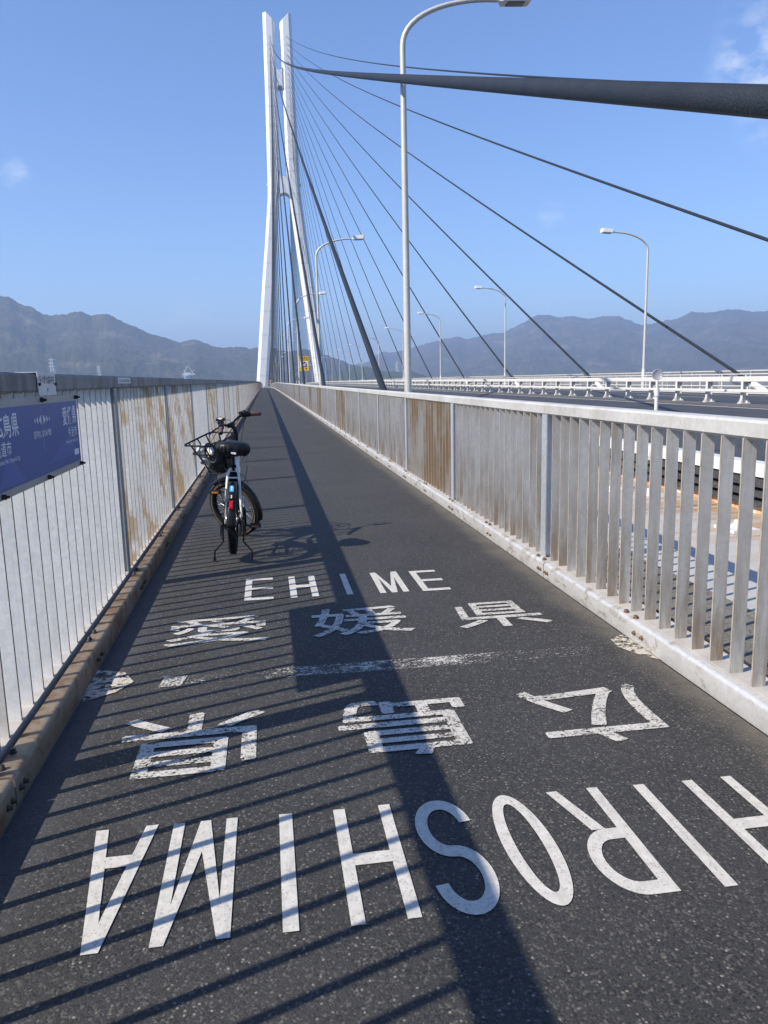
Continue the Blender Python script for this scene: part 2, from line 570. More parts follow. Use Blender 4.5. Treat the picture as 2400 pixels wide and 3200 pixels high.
M['kanji'] = road_paint('kanji_paint_worn', 0.472, 0.0, 75)
M['line'] = road_paint('line_paint_worn', 0.500, 0.0, 85, 0.32)
M['lane'] = road_paint('lane_paint', 0.25)


def _cable():
    k = NT('cable_sheath')
    p = k.coord(geo=True)
    v = k.voro(k.coord((1, 1, 1), geo=True), 62)
    n = k.noise(p, 3, 4, 0.6)
    c = k.mix(k.mr(n, 0.3, 0.7), (0.013, 0.018, 0.025), (0.021, 0.026, 0.034))
    k.bump(v.outputs['Distance'], 0.6, 0.008)
    return k.base(c, 0.58, 0.0, 0.3)


def _girder():
    k = NT('girder_paint')
    p = k.coord(geo=True)
    n = k.noise(p, 1.5, 5, 0.6)
    c = k.mix(k.mr(n, 0.3, 0.7), (0.38, 0.375, 0.355), (0.46, 0.455, 0.435))
    fl = k.noise(k.coord((20, 60, 20), geo=True), 1.0, 4, 0.7)
    c = k.mix(k.mr(fl, 0.66, 0.70, 0, 0.7), c, (0.22, 0.20, 0.17))
    s1 = k.noise(k.coord((0.5, 2.6, 1), geo=True, loc=(0, 0.35, 0)), 1.0, 5, 0.6, 0.5)
    X = k.xyz(p)[0]
    g = k.mr(X, 3.2, 4.5, 0.0, 1.0)
    rust = k.math('MULTIPLY', k.mr(s1, 0.46, 0.60), g)
    c = k.mix(k.math('MULTIPLY', rust, 0.85), c, (0.40, 0.23, 0.085))
    s2 = k.noise(k.coord((0.35, 3.4, 1), geo=True, loc=(0, 2.1, 0)), 1.0, 5, 0.6, 0.3)
    c = k.mix(k.math('MULTIPLY', k.mr(s2, 0.55, 0.63, 0, 0.9), g), c, (0.26, 0.09, 0.028))
    return k.base(c, 0.5, 0.0)


def _rust():
    k = NT('orange_rust')
    p = k.coord((2, 10, 4), geo=True)
    n = k.noise(p, 1.0, 5, 0.65)
    c = k.mix(k.mr(n, 0.35, 0.65), (0.48, 0.20, 0.05), (0.72, 0.62, 0.48))
    return k.base(c, 0.75, 0.0)


def _hill(name, a, b, pale):
    k = NT(name)
    p = k.coord(geo=True)
    n1 = k.noise(p, 0.008, 6, 0.6)
    n2 = k.noise(p, 0.045, 5, 0.7)
    n3 = k.noise(p, 0.006, 5, 0.6, 0.5)
    c = k.mix(k.mr(n1, 0.38, 0.62), a, b)
    c = k.mix(k.mr(n2, 0.45, 0.70, 0, 0.7), c, tuple(q * 0.4 for q in a))
    n4 = k.noise(p, 0.13, 4, 0.7)
    c = k.mix(k.mr(n4, 0.5, 0.7, 0, 0.6), c, tuple(q * 0.35 for q in a))
    c = k.mix(k.mr(n3, 0.57, 0.70, 0, 0.8), c, pale)
    k.bump(n2, 0.8, 9.0)
    return k.base(c, 0.9, 0.0, 0.1)


def _sea():
    k = NT('sea_water')
    p = k.coord(geo=True)
    n = k.noise(p, 0.05, 6, 0.65)
    k.bump(n, 0.3, 1.0)
    return k.base((0.025, 0.055, 0.085), 0.18, 0.0)


def _patch():
    k = NT('cracked_mortar')
    p = k.coord(geo=True)
    v = k.voro(p, 16, 'DISTANCE_TO_EDGE')
    n = k.noise(p, 30, 5, 0.7)
    c = k.mix(k.mr(n, 0.3, 0.7), (0.40, 0.36, 0.30), (0.55, 0.51, 0.43))
    c = k.mix(k.mr(v.outputs['Distance'], 0.02, 0.0, 0, 0.6), c, (0.14, 0.12, 0.10))
    al = k.math('ADD', k.math('MULTIPLY', n, 0.6), k.math('MULTIPLY', k.noise(p, 8, 4, 0.6), 0.4))
    k.set(k.b.inputs['Alpha'], k.mr(al, 0.44, 0.50))
    return k.base(c, 0.8, 0.0)


M['cable'] = _cable()
M['girder'] = _girder()
M['rust'] = _rust()
M['sea'] = _sea()
M['cream_patch'] = _patch()
M['hill_near'] = _hill('wooded_slope', (0.040, 0.050, 0.024), (0.085, 0.075, 0.045), (0.20, 0.17, 0.11))
M['hill_far'] = _hill('far_wooded_slope', (0.045, 0.052, 0.028), (0.10, 0.085, 0.055), (0.22, 0.17, 0.12))
M['hill_low'] = _hill('green_slope', (0.040, 0.058, 0.022), (0.075, 0.080, 0.035), (0.14, 0.13, 0.07))


# ------------------------------------------------------------------ deck
def zd(y):
    return 0.0 if y < 100 else -2.4e-5 * (y - 100) ** 2


def zslope(y):
    return 0.0 if y < 100 else -4.8e-5 * (y - 100)


YS = [-12, 0] + [10 * i for i in range(1, 10)] + [100 + 6 * i for i in range(0, 51)]
YL = YS + [420 + 20 * i for i in range(0, 15)]
TOWER_Y, XC = 400.0, 13.85

mb = MB()
mb.sweep([(-0.955, 0.0), (1.995, 0.0)], YS, zd, closed=False)
obj('path', mb, M['path'], kind='structure')
mb = MB()
mb.sweep([(2.19, 0.015), (2.92, 0.035)], YS, zd, closed=False)
obj('side_strip', mb, M['strip'], kind='structure')
# the girder under everything: shallow box with pointed wind noses
mb = MB()
mb.sweep([(-1.28, -0.05), (2.70, -0.05), (2.75, 0.030), (4.90, 0.055), (4.95, -0.05), (27.8, -0.05), (29.5, -0.3), (27.5, -2.4), (0.2, -2.4), (-1.9, -0.6)], YL, zd)
obj('bridge_deck', mb, M['girder'], kind='structure')
# carriageway slab
mb = MB()
mb.sweep([(5.06, 0.515), (13.0, 0.53)], YL, zd, closed=False)
mb.mi = 1
mb.sweep([(13.0, 0.53), (14.62, 0.53)], YL, zd, closed=False)
mb.mi = 0
mb.sweep([(14.62, 0.53), (22.7, 0.43)], YL, zd, closed=False)
obj('road', mb, [M['road'], M['median']], kind='structure')
mb = MB()
mb.sweep([(4.98, 0.50), (4.98, 0.18), (22.78, 0.05), (22.78, 0.40)], YL, zd)
obj('road_slab', mb, M['road'], kind='structure')
mb = MB()                                   # white edge kerb of the carriageway
mb.sweep([(4.86, 0.445), (5.055, 0.445), (5.055, 0.575), (4.885, 0.575)], YL, zd)
obj('road_kerb', mb, M['white_steel'], kind='structure')
mb = MB()                                   # ribs below it and the rusty lip
for (z0, z1, x) in ((0.335, 0.43, 4.885), (0.235, 0.295, 4.865), (0.145, 0.195, 4.845)):
    mb.sweep([(x, z0), (4.979, z0), (4.979, z1), (x, z1)], YL, zd)
mb.mi = 1
mb.sweep([(4.90, 0.058), (4.93, 0.058), (4.93, 0.142), (4.90, 0.142)], YL, zd)
obj('slab_edge', mb, [M['road'], M['rust']], kind='structure')
mb = MB()                                   # solid lane lines and dashes
for (x, z, w) in ((12.45, 0.534, 0.15), (14.85, 0.531, 0.14), (20.1, 0.467, 0.15)):
    mb.sweep([(x, z), (x + w, z)], YL, zd, closed=False)
y = -8.0
while y < 400:
    mb.sweep([(8.9, 0.527), (9.03, 0.527)], [y, y + 3, y + 6], zd, closed=False)
    mb.sweep([(17.2, 0.503), (17.33, 0.503)], [y + 4, y + 7, y + 10], zd, closed=False)
    y += 16.0
obj('lane_markings', mb, M['lane'], kind='structure')
mb = MB()                                   # far walkway surface
mb.sweep([(26.2, 0.05), (28.6, 0.05)], YS, zd, closed=False)
obj('far_path', mb, M['road'], kind='structure')
mb = MB()                                   # far slab edge
mb.sweep([(22.5, 0.44), (22.77, 0.44), (22.77, 0.58), (22.5, 0.56)], YL, zd)
obj('far_road_kerb', mb, M['white_steel'], kind='structure')

# ------------------------------------------------------------------ walkway railings
BAY = 2.9


def railing(name, xin, s, zt, zb, zbase, y0, y1, phase, label, brown, nmax=100, pre=''):
    """xin: face towards the walkway, s: outward direction."""
    root = empty(name, (xin, 0, 0), label, 'railing')
    ks = list(range(math.floor((y0 - phase) / BAY), math.floor((y1 - phase) / BAY)))
    ymid = [phase + k * BAY for k in ks]
    # rail segments with narrow joints over a sleeve
    mb = MB()
    b = 0.012
    prof = [(0, zb + b), (0, zt - b), (s * b, zt), (s * (0.126 - b), zt), (s * 0.126, zt - b), (s * 0.126, zb + b), (s * (0.126 - b), zb), (s * b, zb)]
    for yk in ymid:
        mb.sweep(prof, [yk + 0.004, yk + BAY / 2, yk + BAY - 0.004], zd)
    mb.mi = 1
    prof2 = [(s * 0.006, zb + 0.008), (s * 0.006, zt - 0.008), (s * 0.12, zt - 0.008), (s * 0.12, zb + 0.008)]
    mb.sweep(prof2, [ymid[0]] + [y for y in YS if ymid[0] < y < ymid[-1]] + [ymid[-1] + BAY], zd)
    obj('top_rail', mb, [M['rail_shaded' if pre else 'rail'], M['rail_in']], root)
    mb = MB()
    mb.sweep([(-s * 0.004, 0.0), (s * 0.135, 0.0), (s * 0.135, zbase), (-s * 0.004, zbase)], [ymid[0]] + [y for y in YS if ymid[0] < y < ymid[-1]] + [ymid[-1] + BAY], zd)
    obj('base_strip', mb, M['base'], root)

    def slats():
        mb = MB()
        for i in range(1, 18):
            yy = i * BAY / 18.0
            mb.mi = 0
            mb.box(*sorted((s * 0.0012, s * 0.066)), yy - 0.0045, yy + 0.0045, zbase, zb + 0.004)
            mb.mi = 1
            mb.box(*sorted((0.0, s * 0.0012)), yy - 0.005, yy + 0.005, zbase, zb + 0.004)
        return mb

    def post():
        mb = MB()
        mb.box(*sorted((-s * 0.003, s * 0.007)), -0.05, 0.05, zbase - 0.002, zb + 0.004)
        mb.box(*sorted((s * 0.007, s * 0.105)), -0.004, 0.004, zbase - 0.002, zb + 0.004)
        mb.box(*sorted((s * 0.105, s * 0.113)), -0.05, 0.05, zbase - 0.002, zb + 0.004)
        return mb

    order = sorted(range(len(ks)), key=lambda i: abs(ymid[i] - 4))
    near, far = order[:nmax], order[nmax:]
    protos = {}
    for i in near:
        yk = ymid[i]
        kind = 'slat_brown' if ks[i] in brown else ('slat' if (ks[i] * 7 + 3) % 5 > (2 if pre else 0) else 'slat_clean')
        if pre and yk < 5:
            kind = 'slat_clean'
        for nm, key, fn, mat in (('slat_panel', kind, slats, [M[pre + kind], M[pre + 'slat_edge']]), ('post', 'post', post, M['sea_post_shaded' if pre else 'post'])):
            if key not in protos:
                o = protos[key] = obj(nm, fn(), mat, root)
            else:
                o = copy_of(protos[key], root)
            o.location = (0, yk, zd(yk))
            o.rotation_euler = (math.atan(zslope(yk + BAY / 2)), 0, 0)
    if far:
        for nm, fn, mat in (('slat_panel', slats, M[pre + 'slat']), ('post', post, M['post'])):
            big = MB()
            for i in far:
                yk = ymid[i]
                t = fn()
                t.xf(Matrix.Translation((0, yk, zd(yk))) @ Matrix.Rotation(math.atan(zslope(yk + BAY / 2)), 4, 'X'))
                big.add(t.v, t.f)
            obj(nm, big, mat, root, kind='stuff')
    return root


def bay(ph, y):
    return math.floor((y - ph) / BAY)


PL, PR = 5.76, 5.47
railing('walkway_railing', -1.067, -1, 1.562, 1.472, 0.13, -9, 392, PL, 'tall galvanised slatted railing on the sea side, carrying the blue sign',
        [bay(PL, q) for q in (7.2, 10.1, 15.5, 21.5, 30)], pre='sea_')
railing('walkway_railing', 2.05, 1, 1.292, 1.208, 0.13, -9, 392, PR, 'lower galvanised slatted railing between the walkway and the road, stained brown in places',
        [bay(PR, q) for q in (10.0, 21.5, 30.0, 36.0, 47.5, 56.0)])


def kerb_beam(name, x, s, top_mat, label, phase):
    """galvanised kerb profile: rounded shoulder facing the walkway, per-bay lengths with splice gaps and bolts."""
    root = empty(name, (x, 0, 0), label, 'kerb')
    mb = MB()
    arc = [(s * (0.022 - 0.022 * math.sin(t)), 0.100 + 0.022 * math.cos(t)) for t in [R_(a) for a in (0, 18, 36, 54, 72, 90)]]
    k0, k1 = math.floor((-9 - phase) / BAY), math.floor((392 - phase) / BAY)
    wd = 0.078 if s < 0 else 0.046
    for k in range(k0, k1):
        ya = phase + k * BAY - 0.16
        mb.smooth = True
        outer = [(s * wd, 0.122)] + arc + [(0.0, 0.012), (s * 0.004, 0.002)]
        mb.sweep(outer, [ya + 0.008, ya + BAY * 0.5, ya + BAY - 0.008], zd, closed=False)
        mb.smooth = False
        for yy in (ya + 0.008, ya + BAY - 0.008):
            dz = zd(yy)
            mb.add([(q[0], yy, q[1] + dz) for q in outer] + [(s * wd, yy, dz)], [tuple(range(len(outer) + 1))])
    obj('kerb_plate', mb, top_mat, root)
    mb = MB()
    for k in range(k0, min(k1, k0 + 40)):
        ya = phase + k * BAY - 0.16
        for yy in (ya - 0.09, ya - 0.045, ya + 0.05, ya + 0.095, ya + BAY * 0.47, ya + BAY * 0.5):
            z = 0.058
            mb.lathe([(0.0, 0.016), (0.009, 0.016), (0.010, 0.004), (0.0135, 0.004), (0.0135, 0.0)], (0, yy, z), (-s, 0, 0), 6)
        for yy in (ya + 0.07, ya + 0.20, ya + BAY * 0.52, ya + BAY * 0.56):
            mb.lathe([(0.0, 0.018), (0.011, 0.018), (0.012, 0.004), (0.016, 0.004), (0.016, 0.0)], (s * (wd - 0.014), yy, 0.122), (0, 0, 1), 6)
    obj('bolts', mb, M['bolt_dark'] if s < 0 else M['bolt'], root)


kerb_beam('kerb_beam', -0.955, -1, M['kerb_rust'], 'brown stained steel kerb beam along the foot of the sea side railing', PL)
kerb_beam('kerb_beam', 1.995, 1, M['kerb'], 'shiny whitish steel kerb beam along the foot of the roadside railing', PR)

# thin cable run on the strip beyond the roadside railing
mb = MB()
mb.tube([(2.36 + 0.012 * math.sin(i * 1.7), -8 + i * 1.5, 0.024) for i in range(30)], 0.009, 6)
obj('conduit', mb, M['black_matt'], label='thin dark cable lying on the strip behind the roadside railing', cat='cable')
for (x, y) in ((4.25, 6.35), (4.3, 9.0)):   # little bolted pads on the girder
    mb = MB()
    mb.box(-0.13, 0.13, -0.16, 0.16, 0.0, 0.03)
    mb.mi = 0
    mb.lathe([(0.0, 0.10), (0.02, 0.098), (0.028, 0.075), (0.035, 0.06), (0.06, 0.05), (0.062, 0.03)], (0, 0, 0), (0, 0, 1), 14)
    obj('bolted_pad', mb, M['white_steel'], loc=(x, y, 0.05), label=('small white bolted pad on the rusty girder, close to the viewer' if y < 7 else 'small white bolted pad on the girder at the foot of the round marker post'), cat='pad')


# ------------------------------------------------------------------ barriers and far railing
def barrier(name, x, zrd, posts, rails, label, spacing, y0, deep):
    root = empty(name, (x, 0, 0), label, 'barrier')
    ys = [y0] + [y for y in YS if y > y0 and y < 392] + [392]
    for (z0, z1, xa, xb) in rails:
        mb = MB()
        c = 0.012
        mb.sweep([(xa, z0 + c), (xa, z1 - c), (xa + c, z1), (xb - c, z1), (xb, z1 - c), (xb, z0 + c), (xb - c, z0), (xa + c, z0)], ys, zd)
        if z1 - z0 > 0.1:
            mb.mi = 1
            y = y0 + 2.0
            while y < 120:
                for q in (y, y + 0.36):
                    mb.box(xa - 0.002, xa + 0.002, q, q + 0.012, z0 + 0.01, z1 - 0.012)
                mb.box(xa - 0.002, xa + 0.002, y, y + 0.36, (z0 + z1) / 2, (z0 + z1) / 2 + 0.008)
                y += spacing * 4
        obj('rail', mb, [M['barrier'], M['tower_band']], root)
    n = int((390 - y0) / spacing)
    proto, far = None, MB()
    for i in range(n):
        y = y0 + 0.4 + i * spacing
        if i < 100:
            if proto is None:
                proto = o = obj('post', posts(), M['barrier'], root)
            else:
                o = copy_of(proto, root)
            o.location = (0, y, zd(y))
        else:
            t = posts()
            t.xf(Matrix.Translation((0, y, zd(y))))
            far.add(t.v, t.f)
    if far.v:
        obj('post', far, M['barrier'], root, kind='stuff')


def median_post():
    mb = MB()
    for sx in (-1, 1):
        mb.box(*sorted((sx * 0.080, sx * 0.089)), -0.055, 0.055, 0.548, 1.19)
    mb.box(-0.080, 0.080, -0.005, 0.005, 0.548, 1.19)
    mb.box(-0.17, 0.17, -0.085, 0.085, 0.532, 0.548)
    for sx in (-1, 1):
        for q in (-0.05, 0.042):
            mb.prism([(sx * 0.089, q, 0.548), (sx * 0.16, q, 0.548), (sx * 0.089, q, 0.70)], (0, 0.008, 0))
        for sy in (-1, 1):
            mb.tube([(sx * 0.14, sy * 0.068, 0.548), (sx * 0.14, sy * 0.068, 0.575)], 0.012, 6)
    return mb


def edge_post():
    mb = MB()
    mb.box(-0.025, 0.025, -0.03, 0.03, 0.44, 1.33)
    return mb


barrier('median_barrier', 14.2, 0.53, median_post, [(1.18, 1.335, -0.09, 0.09), (0.868, 0.958, -0.20, -0.102)], 'white steel median barrier with a broad top beam in the middle of the road', 1.87, 4.0, True)
barrier('edge_barrier', 22.62, 0.45, edge_post, [(1.325, 1.375, -0.04, 0.04), (0.76, 0.81, -0.07, -0.026)], 'thin white two-rail barrier along the far edge of the road', 1.95, 8.0, False)
railing('far_railing', 26.0, 1, 1.545, 1.47, 0.13, 14, 390, 15.2, 'distant slatted railing of the walkway on the other side of the bridge', [])


# ------------------------------------------------------------------ tower
def lerp_tab(tab, z):
    for (z0, a), (z1, b) in zip(tab, tab[1:]):
        if z0 <= z <= z1:
            t = (z - z0) / (z1 - z0)
            return a + (b - a) * t
    return tab[0][1] if z < tab[0][0] else tab[-1][1]


OUT = [(-52, 16.4), (-14, 18.4), (-4, 18.6), (2.5, 17.95), (51, 12.75), (71, 10.35), (83.4, 9.0), (92, 8.1), (98, 7.85), (105, 7.75), (137, 7.15), (174, 6.75)]
INN = [(-52, 11.0), (-14, 12.6), (-4, 12.8), (0.7, 12.25), (50.7, 6.65), (68.6, 4.65), (80, 3.6), (91, 2.5), (98, 1.62), (105, 1.42), (137, 1.15), (174, 1.15)]


def leg_section(z, sgn, grow=0.0):
    o, i = lerp_tab(OUT, z) + grow, lerp_tab(INN, z) - grow
    c = 1.42
    dep = 8.0 + (174 - z) * 0.022 + grow * 2
    cy = 1.5
    y0, y1 = TOWER_Y - grow, TOWER_Y + dep - grow
    pts = [(i + c, y0), (o - c, y0), (o, y0 + cy), (o, y1 - cy), (o - c, y1), (i + c, y1), (i, y1 - cy), (i, y0 + cy)]
    return [(XC + sgn * x, y, z) for (x, y) in pts]


tower = empty('bridge_tower', (XC, TOWER_Y, -52), 'tall white twin-legged cable-stay tower with a split top and arched cross struts', 'tower')
tinv = Matrix.Translation((-XC, -TOWER_Y, 52))
ZL = [-52, -14, -4, 2.5, 25, 51, 71, 83.4, 88, 92, 95, 98, 101, 105, 120, 137, 155, 165]
for sgn in (-1, 1):
    mb = MB()
    rings = [leg_section(z, sgn) for z in ZL]
    top = leg_section(174.2, sgn)
    # slanted top: inner edge lower than the outer edge
    top = [(x, y, 174.2 - 4.0 * min(1, max(0, (5.3 - (abs(x - XC) - 0.0)) / 4.1))) for (x, y, z) in top]
    rings.append(top)
    vs = [p for r in rings for p in r]
    fs = []
    for i in range(len(rings) - 1):
        for j in range(8):
            fs.append((i * 8 + j, i * 8 + (j + 1) % 8, (i + 1) * 8 + (j + 1) % 8, (i + 1) * 8 + j))
    fs.append(tuple(range((len(rings) - 1) * 8, len(rings) * 8)))
    mb.add(vs, fs)
    mb.xf(tinv)
    leg = obj('leg', mb, M['tower'], tower)
    mb = MB()
    for zb_ in (4.4, 13, 24.8, 36.4, 48, 59.8, 71.5, 83.2, 92.9, 103.2, 108.8, 116.9, 123.8, 132.6, 141, 152, 159.8):
        a, b = leg_section(zb_ - 0.34, sgn, 0.03), leg_section(zb_ + 0.34, sgn, 0.03)
        mb.add(a + b, [(j, (j + 1) % 8, 8 + (j + 1) % 8, 8 + j) for j in range(8)])
    mb.xf(tinv)
    obj('joint_band', mb, M['tower_band'], leg)
    mb = MB()
    mb.tube([(XC + sgn * 5.6, TOWER_Y + 3, 173.6), (XC + sgn * 5.6, TOWER_Y + 3, 174.7)], 0.35, 8)
    mb.box(XC + sgn * 8.05 - 0.3, XC + sgn * 8.05 + 0.55, TOWER_Y + 1.6, TOWER_Y + 2.6, 96.4, 97.6)
    mb.box(XC + sgn * 15.0 - 0.3, XC + sgn * 15.0 + 0.55, TOWER_Y + 1.6, TOWER_Y + 2.6, 27.2, 28.2)
    mb.xf(tinv)
    obj('warning_light', mb, M['tower'], leg)


def strut(z0, z1, zsp, ztop_side, wtop, wbot):
    """wall between the legs with an arched soffit and a dished top."""
    mb = MB()
    n = 16
    loop = []
    for i in range(n + 1):
        t = -1 + 2 * i / n
        loop.append((t * wbot, zsp + (z0 - zsp) * math.sqrt(max(0, 1 - abs(t) ** 2.3))))
    up_ = []
    for i in range(n + 1):
        t = 1 - 2 * i / n
        up_.append((t * wtop, z1 + (ztop_side - z1) * abs(t) ** 5))
    loop += up_
    mb.prism([(XC + x, TOWER_Y + 0.35, z) for (x, z) in loop], (0, 7.0, 0))
    mb.xf(tinv)
    return obj('cross_strut', mb, M['tower'], tower)


strut(142.3, 149.2, 140.4, 150.6, 1.45, 1.35)
strut(93.2, 100.7, 90.6, 103.0, 1.9, 2.75)
mb = MB()
mb.box(XC - 13, XC + 13, TOWER_Y + 1, TOWER_Y + 7, -9.5, -5.0)
mb.xf(tinv)
obj('cross_beam', mb, M['tower'], tower)

# low wall and orange arrow board where the walkway swings round the tower leg
mb = MB()
mb.box(-0.9, 1.9, 391, 391.5, -2.6, -1.0)
obj('end_wall', mb, M['grey_wall'], label='low pale wall closing the far end of the walkway below the tower leg', cat='wall')
sg = empty('arrow_sign', (2.3, 330.0, zd(330)), 'small orange arrow sign at the far end of the walkway', 'sign')
mb = MB()
mb.tube([(0, 0, 0), (0, 0, 3.4)], 0.05, 8)
obj('pole', mb, M['lamp_pole'], sg)
mb = MB()
mb.prism([(-0.42, -0.07, 2.5), (0.4, -0.07, 2.75), (0.4, -0.07, 3.45), (-0.42, -0.07, 3.15)], (0, 0.03, 0))
mb.prism([(-0.62, -0.07, 1.7), (-0.1, -0.07, 1.6), (-0.1, -0.07, 2.1), (-0.62, -0.07, 2.2)], (0, 0.03, 0))
obj('board', mb, M['orange'], sg)


# ------------------------------------------------------------------ stay cables
def anchor_z(k):
    return 163.8 - 2.69 * k


def cable_obj(side, k, back=False):
    sg_ = -1 if side == 'near' else 1
    za = anchor_z(k)
    xa = XC + sg_ * (3.95 + (163.8 - za) * 0.0185)
    if back:
        yb = 425 + 12.2 * (20 - k)
        A = Vector((xa, TOWER_Y + 8.0 + (174 - za) * 0.022, za))
        B = Vector((XC + sg_ * 11.05, yb, zd(yb) + 0.6))
    else:
        yb = -2.3 + 19.1 * k
        A = Vector((xa, TOWER_Y, za))
        B = Vector((XC + sg_ * 11.05, yb, zd(yb) + 0.6))
    Lh = abs(A.y - B.y)
    sag = 4.1 * (Lh / 402.0) ** 2
    n = 44 if k < 4 else 24
    pts = []
    for i in range(n + 1):
        t = (i / n) ** 1.6                       # finer towards the deck end
        p = B + (A - B) * t
        p.z -= sag * 4 * t * (1 - t)
        pts.append(p)
    if back:
        o_lab = ['farther', 'nearer'][side == 'near']
        root = empty('stay_cable', B, f'{ORD[20 - k]} dark stay cable behind the tower, counted outward, {o_lab} cable plane', 'stay cable', 'stay cables behind the tower')
    elif side == 'near':
        root = empty('stay_cable', B, ('thick dark stay cable sweeping overhead across the upper right of the sky' if k == 0 else
                     f'dark stay cable anchored beside the walkway, {ORD[k - 1]} one ahead of the thick overhead cable'), 'stay cable', 'stay cables of the near plane')
    else:
        root = empty('stay_cable', B, f'dark stay cable anchored beyond the road, {ORD[k]} from the viewer in the far plane', 'stay cable', 'stay cables of the far plane')
    rad = 0.089 if k < 12 else 0.078
    mb = MB()
    mb.tube([p - B for p in pts], rad, 14 if (k == 0 and side == 'near') else 8)
    obj('sheath', mb, M['cable'], root)
    d = (pts[1] - pts[0]).normalized()
    if not back:
        mb = MB()
        mb.tube([-0.9 * d, 0.55 * d, 0.62 * d, 0.72 * d], [0.17, 0.17, 0.15, 0.10], 12)
        obj('anchor_pipe', mb, M['white_steel'], root)


for side in ('near', 'far'):
    for k in range(21):
        cable_obj(side, k)
    for k in range(21):
        cable_obj(side, k, True)


# ------------------------------------------------------------------ street lamps
def make_lamp(sgn, label, group, hb_):
    zs = 0.6 if sgn > 0 else 1.25
    root = empty('street_lamp', (0, 0, 0), label, 'street lamp', group)
    mb = MB()
    pts, rr = [], []
    for i in range(9):
        z = hb_ * i / 8
        pts.append((0, 0, z))
        rr.append(0.092 - 0.028 * i / 8)
    for i in range(1, 15):
        a = R_(90) * i / 14
        pts.append((sgn * 2.2 * (1 - math.cos(a)), 0, hb_ + 1.06 * math.sin(a) ** 0.92))
        rr.append(0.064 - 0.018 * i / 14)
    mb.tube(pts, rr, 14)
    pole = obj('pole', mb, M['lamp_pole'], root)
    mb = MB()
    mb.tube([(0, 0, 0), (0, 0, zs), (0, 0, zs + 0.04)], [0.115, 0.115, 0.088], 14)
    mb.box(-0.2, 0.2, -0.2, 0.2, -0.02, 0.025)
    obj('base_sleeve', mb, M['lamp_pole'], pole)
    mb = MB()
    x0 = 2.2
    sec = [(-0.15, 0.00), (-0.17, 0.04), (-0.15, 0.26), (0.15, 0.26), (0.17, 0.04), (0.15, 0.00)]
    st = [(x0 - 0.10, 0.22), (x0 + 0.04, 0.30), (x0 + 0.10, 0.95), (x0 + 0.70, 1.0), (x0 + 0.76, 0.86)]
    vs, fs = [], []
    for (x, q) in st:
        vs += [(sgn * x, yy * q, hb_ + 1.0 + (zz - 0.07) * q + (x - x0) * 0.05 + 0.055) for (yy, zz) in sec]
    for i in range(len(st) - 1):
        for j in range(6):
            fs.append((i * 6 + j, i * 6 + (j + 1) % 6, (i + 1) * 6 + (j + 1) % 6, (i + 1) * 6 + j))
    fs += [(0, 1, 2, 3, 4, 5), tuple(range((len(st) - 1) * 6, len(st) * 6))]
    mb.add(vs, fs)
    head = obj('lamp_head', mb, M['lamp_head'], root)
    mb = MB()
    mb.obox((sgn * (x0 + 0.42), 0, hb_ + 0.999), (0.20, 0, sgn * 0.01), (0, 0.105, 0), (0, 0, 0.01))
    obj('lens', mb, M['lamp_glass'], head)
    return root


LAMP_Y = [18.4 + 29.7 * k for k in range(18)]
LAMP_F = [44.4 + 27.6 * k for k in range(18)]
ln = make_lamp(1, 'tall grey lamp post rising right behind the roadside railing, nearest of its row', 'lamp posts between walkway and road', 8.80)
lf = make_lamp(-1, 'white lamp post on the far side of the road, nearest of its row', 'lamp posts beyond the road', 8.2)
ln.location = (3.42, LAMP_Y[0], 0.05)
lf.location = (22.9, LAMP_F[0], 0.45)
for k in range(1, 18):
    if abs(LAMP_Y[k] - 404) > 10:
        c = copy_tree(ln, None, (3.42, LAMP_Y[k], zd(LAMP_Y[k]) + 0.05))
        c['label'] = f'lamp post leaning over the road from the walkway side, {ORD[k]} in its row'
    if abs(LAMP_F[k] - 404) > 10:
        c = copy_tree(lf, None, (22.9, LAMP_F[k], zd(LAMP_F[k]) + 0.45))
        c['label'] = f'white lamp post beyond the road, {ORD[k]} in its row from the viewer'


# ------------------------------------------------------------------ round marker posts
def marker(x, y, label):
    root = empty('marker_post', (x, y, zd(y) + 0.05), label, 'marker post')
    mb = MB()
    mb.tube([(0, 0, 0.07), (0, 0, 1.22)], 0.022, 12)
    mb.tube([(0, 0, 1.18), (0, 0, 1.27)], 0.030, 12)
    mb.tube([(0, 0, 1.25), (0, 0, 1.36)], 0.015, 8)
    mb.box(-0.10, 0.10, -0.10, 0.10, 0.0, 0.025)
    mb.box(-0.05, 0.05, -0.05, 0.05, 0.025, 0.08)
    obj('pole', mb, M['white_steel'], root)
    mb = MB()
    for a in range(4):
        t = R_(90 * a + 25)
        d = Vector((math.cos(t), math.sin(t), 0))
        p = Vector((-d.y, d.x, 0)) * 0.004
        mb.prism([0.03 * d + Vector((0, 0, 0.56)) - p, 0.085 * d + Vector((0, 0, 0.47)) - p, 0.085 * d + Vector((0, 0, 0.44)) - p, 0.03 * d + Vector((0, 0, 0.44)) - p], 2 * p)
    mb.tube([(0, 0, 0.43), (0, 0, 0.445)], 0.09, 12)
    obj('gusset', mb, M['base'], root)
    mb = MB()
    mb.lathe([(0.0, -0.022), (0.052, -0.022), (0.063, -0.012), (0.063, 0.014), (0.058, 0.020), (0.054, 0.014), (0.0, 0.016)], (0, 0, 1.43), (-0.35, -1, 0.0), 28)
    obj('reflector', mb, M['reflector'], root)


marker(4.56, 8.5, 'white post with a round grey reflector just behind the roadside railing')
marker(4.56, 114.0, 'distant white post with a round reflector beside the farther stay cables')


# ------------------------------------------------------------------ lettering
_G = {}


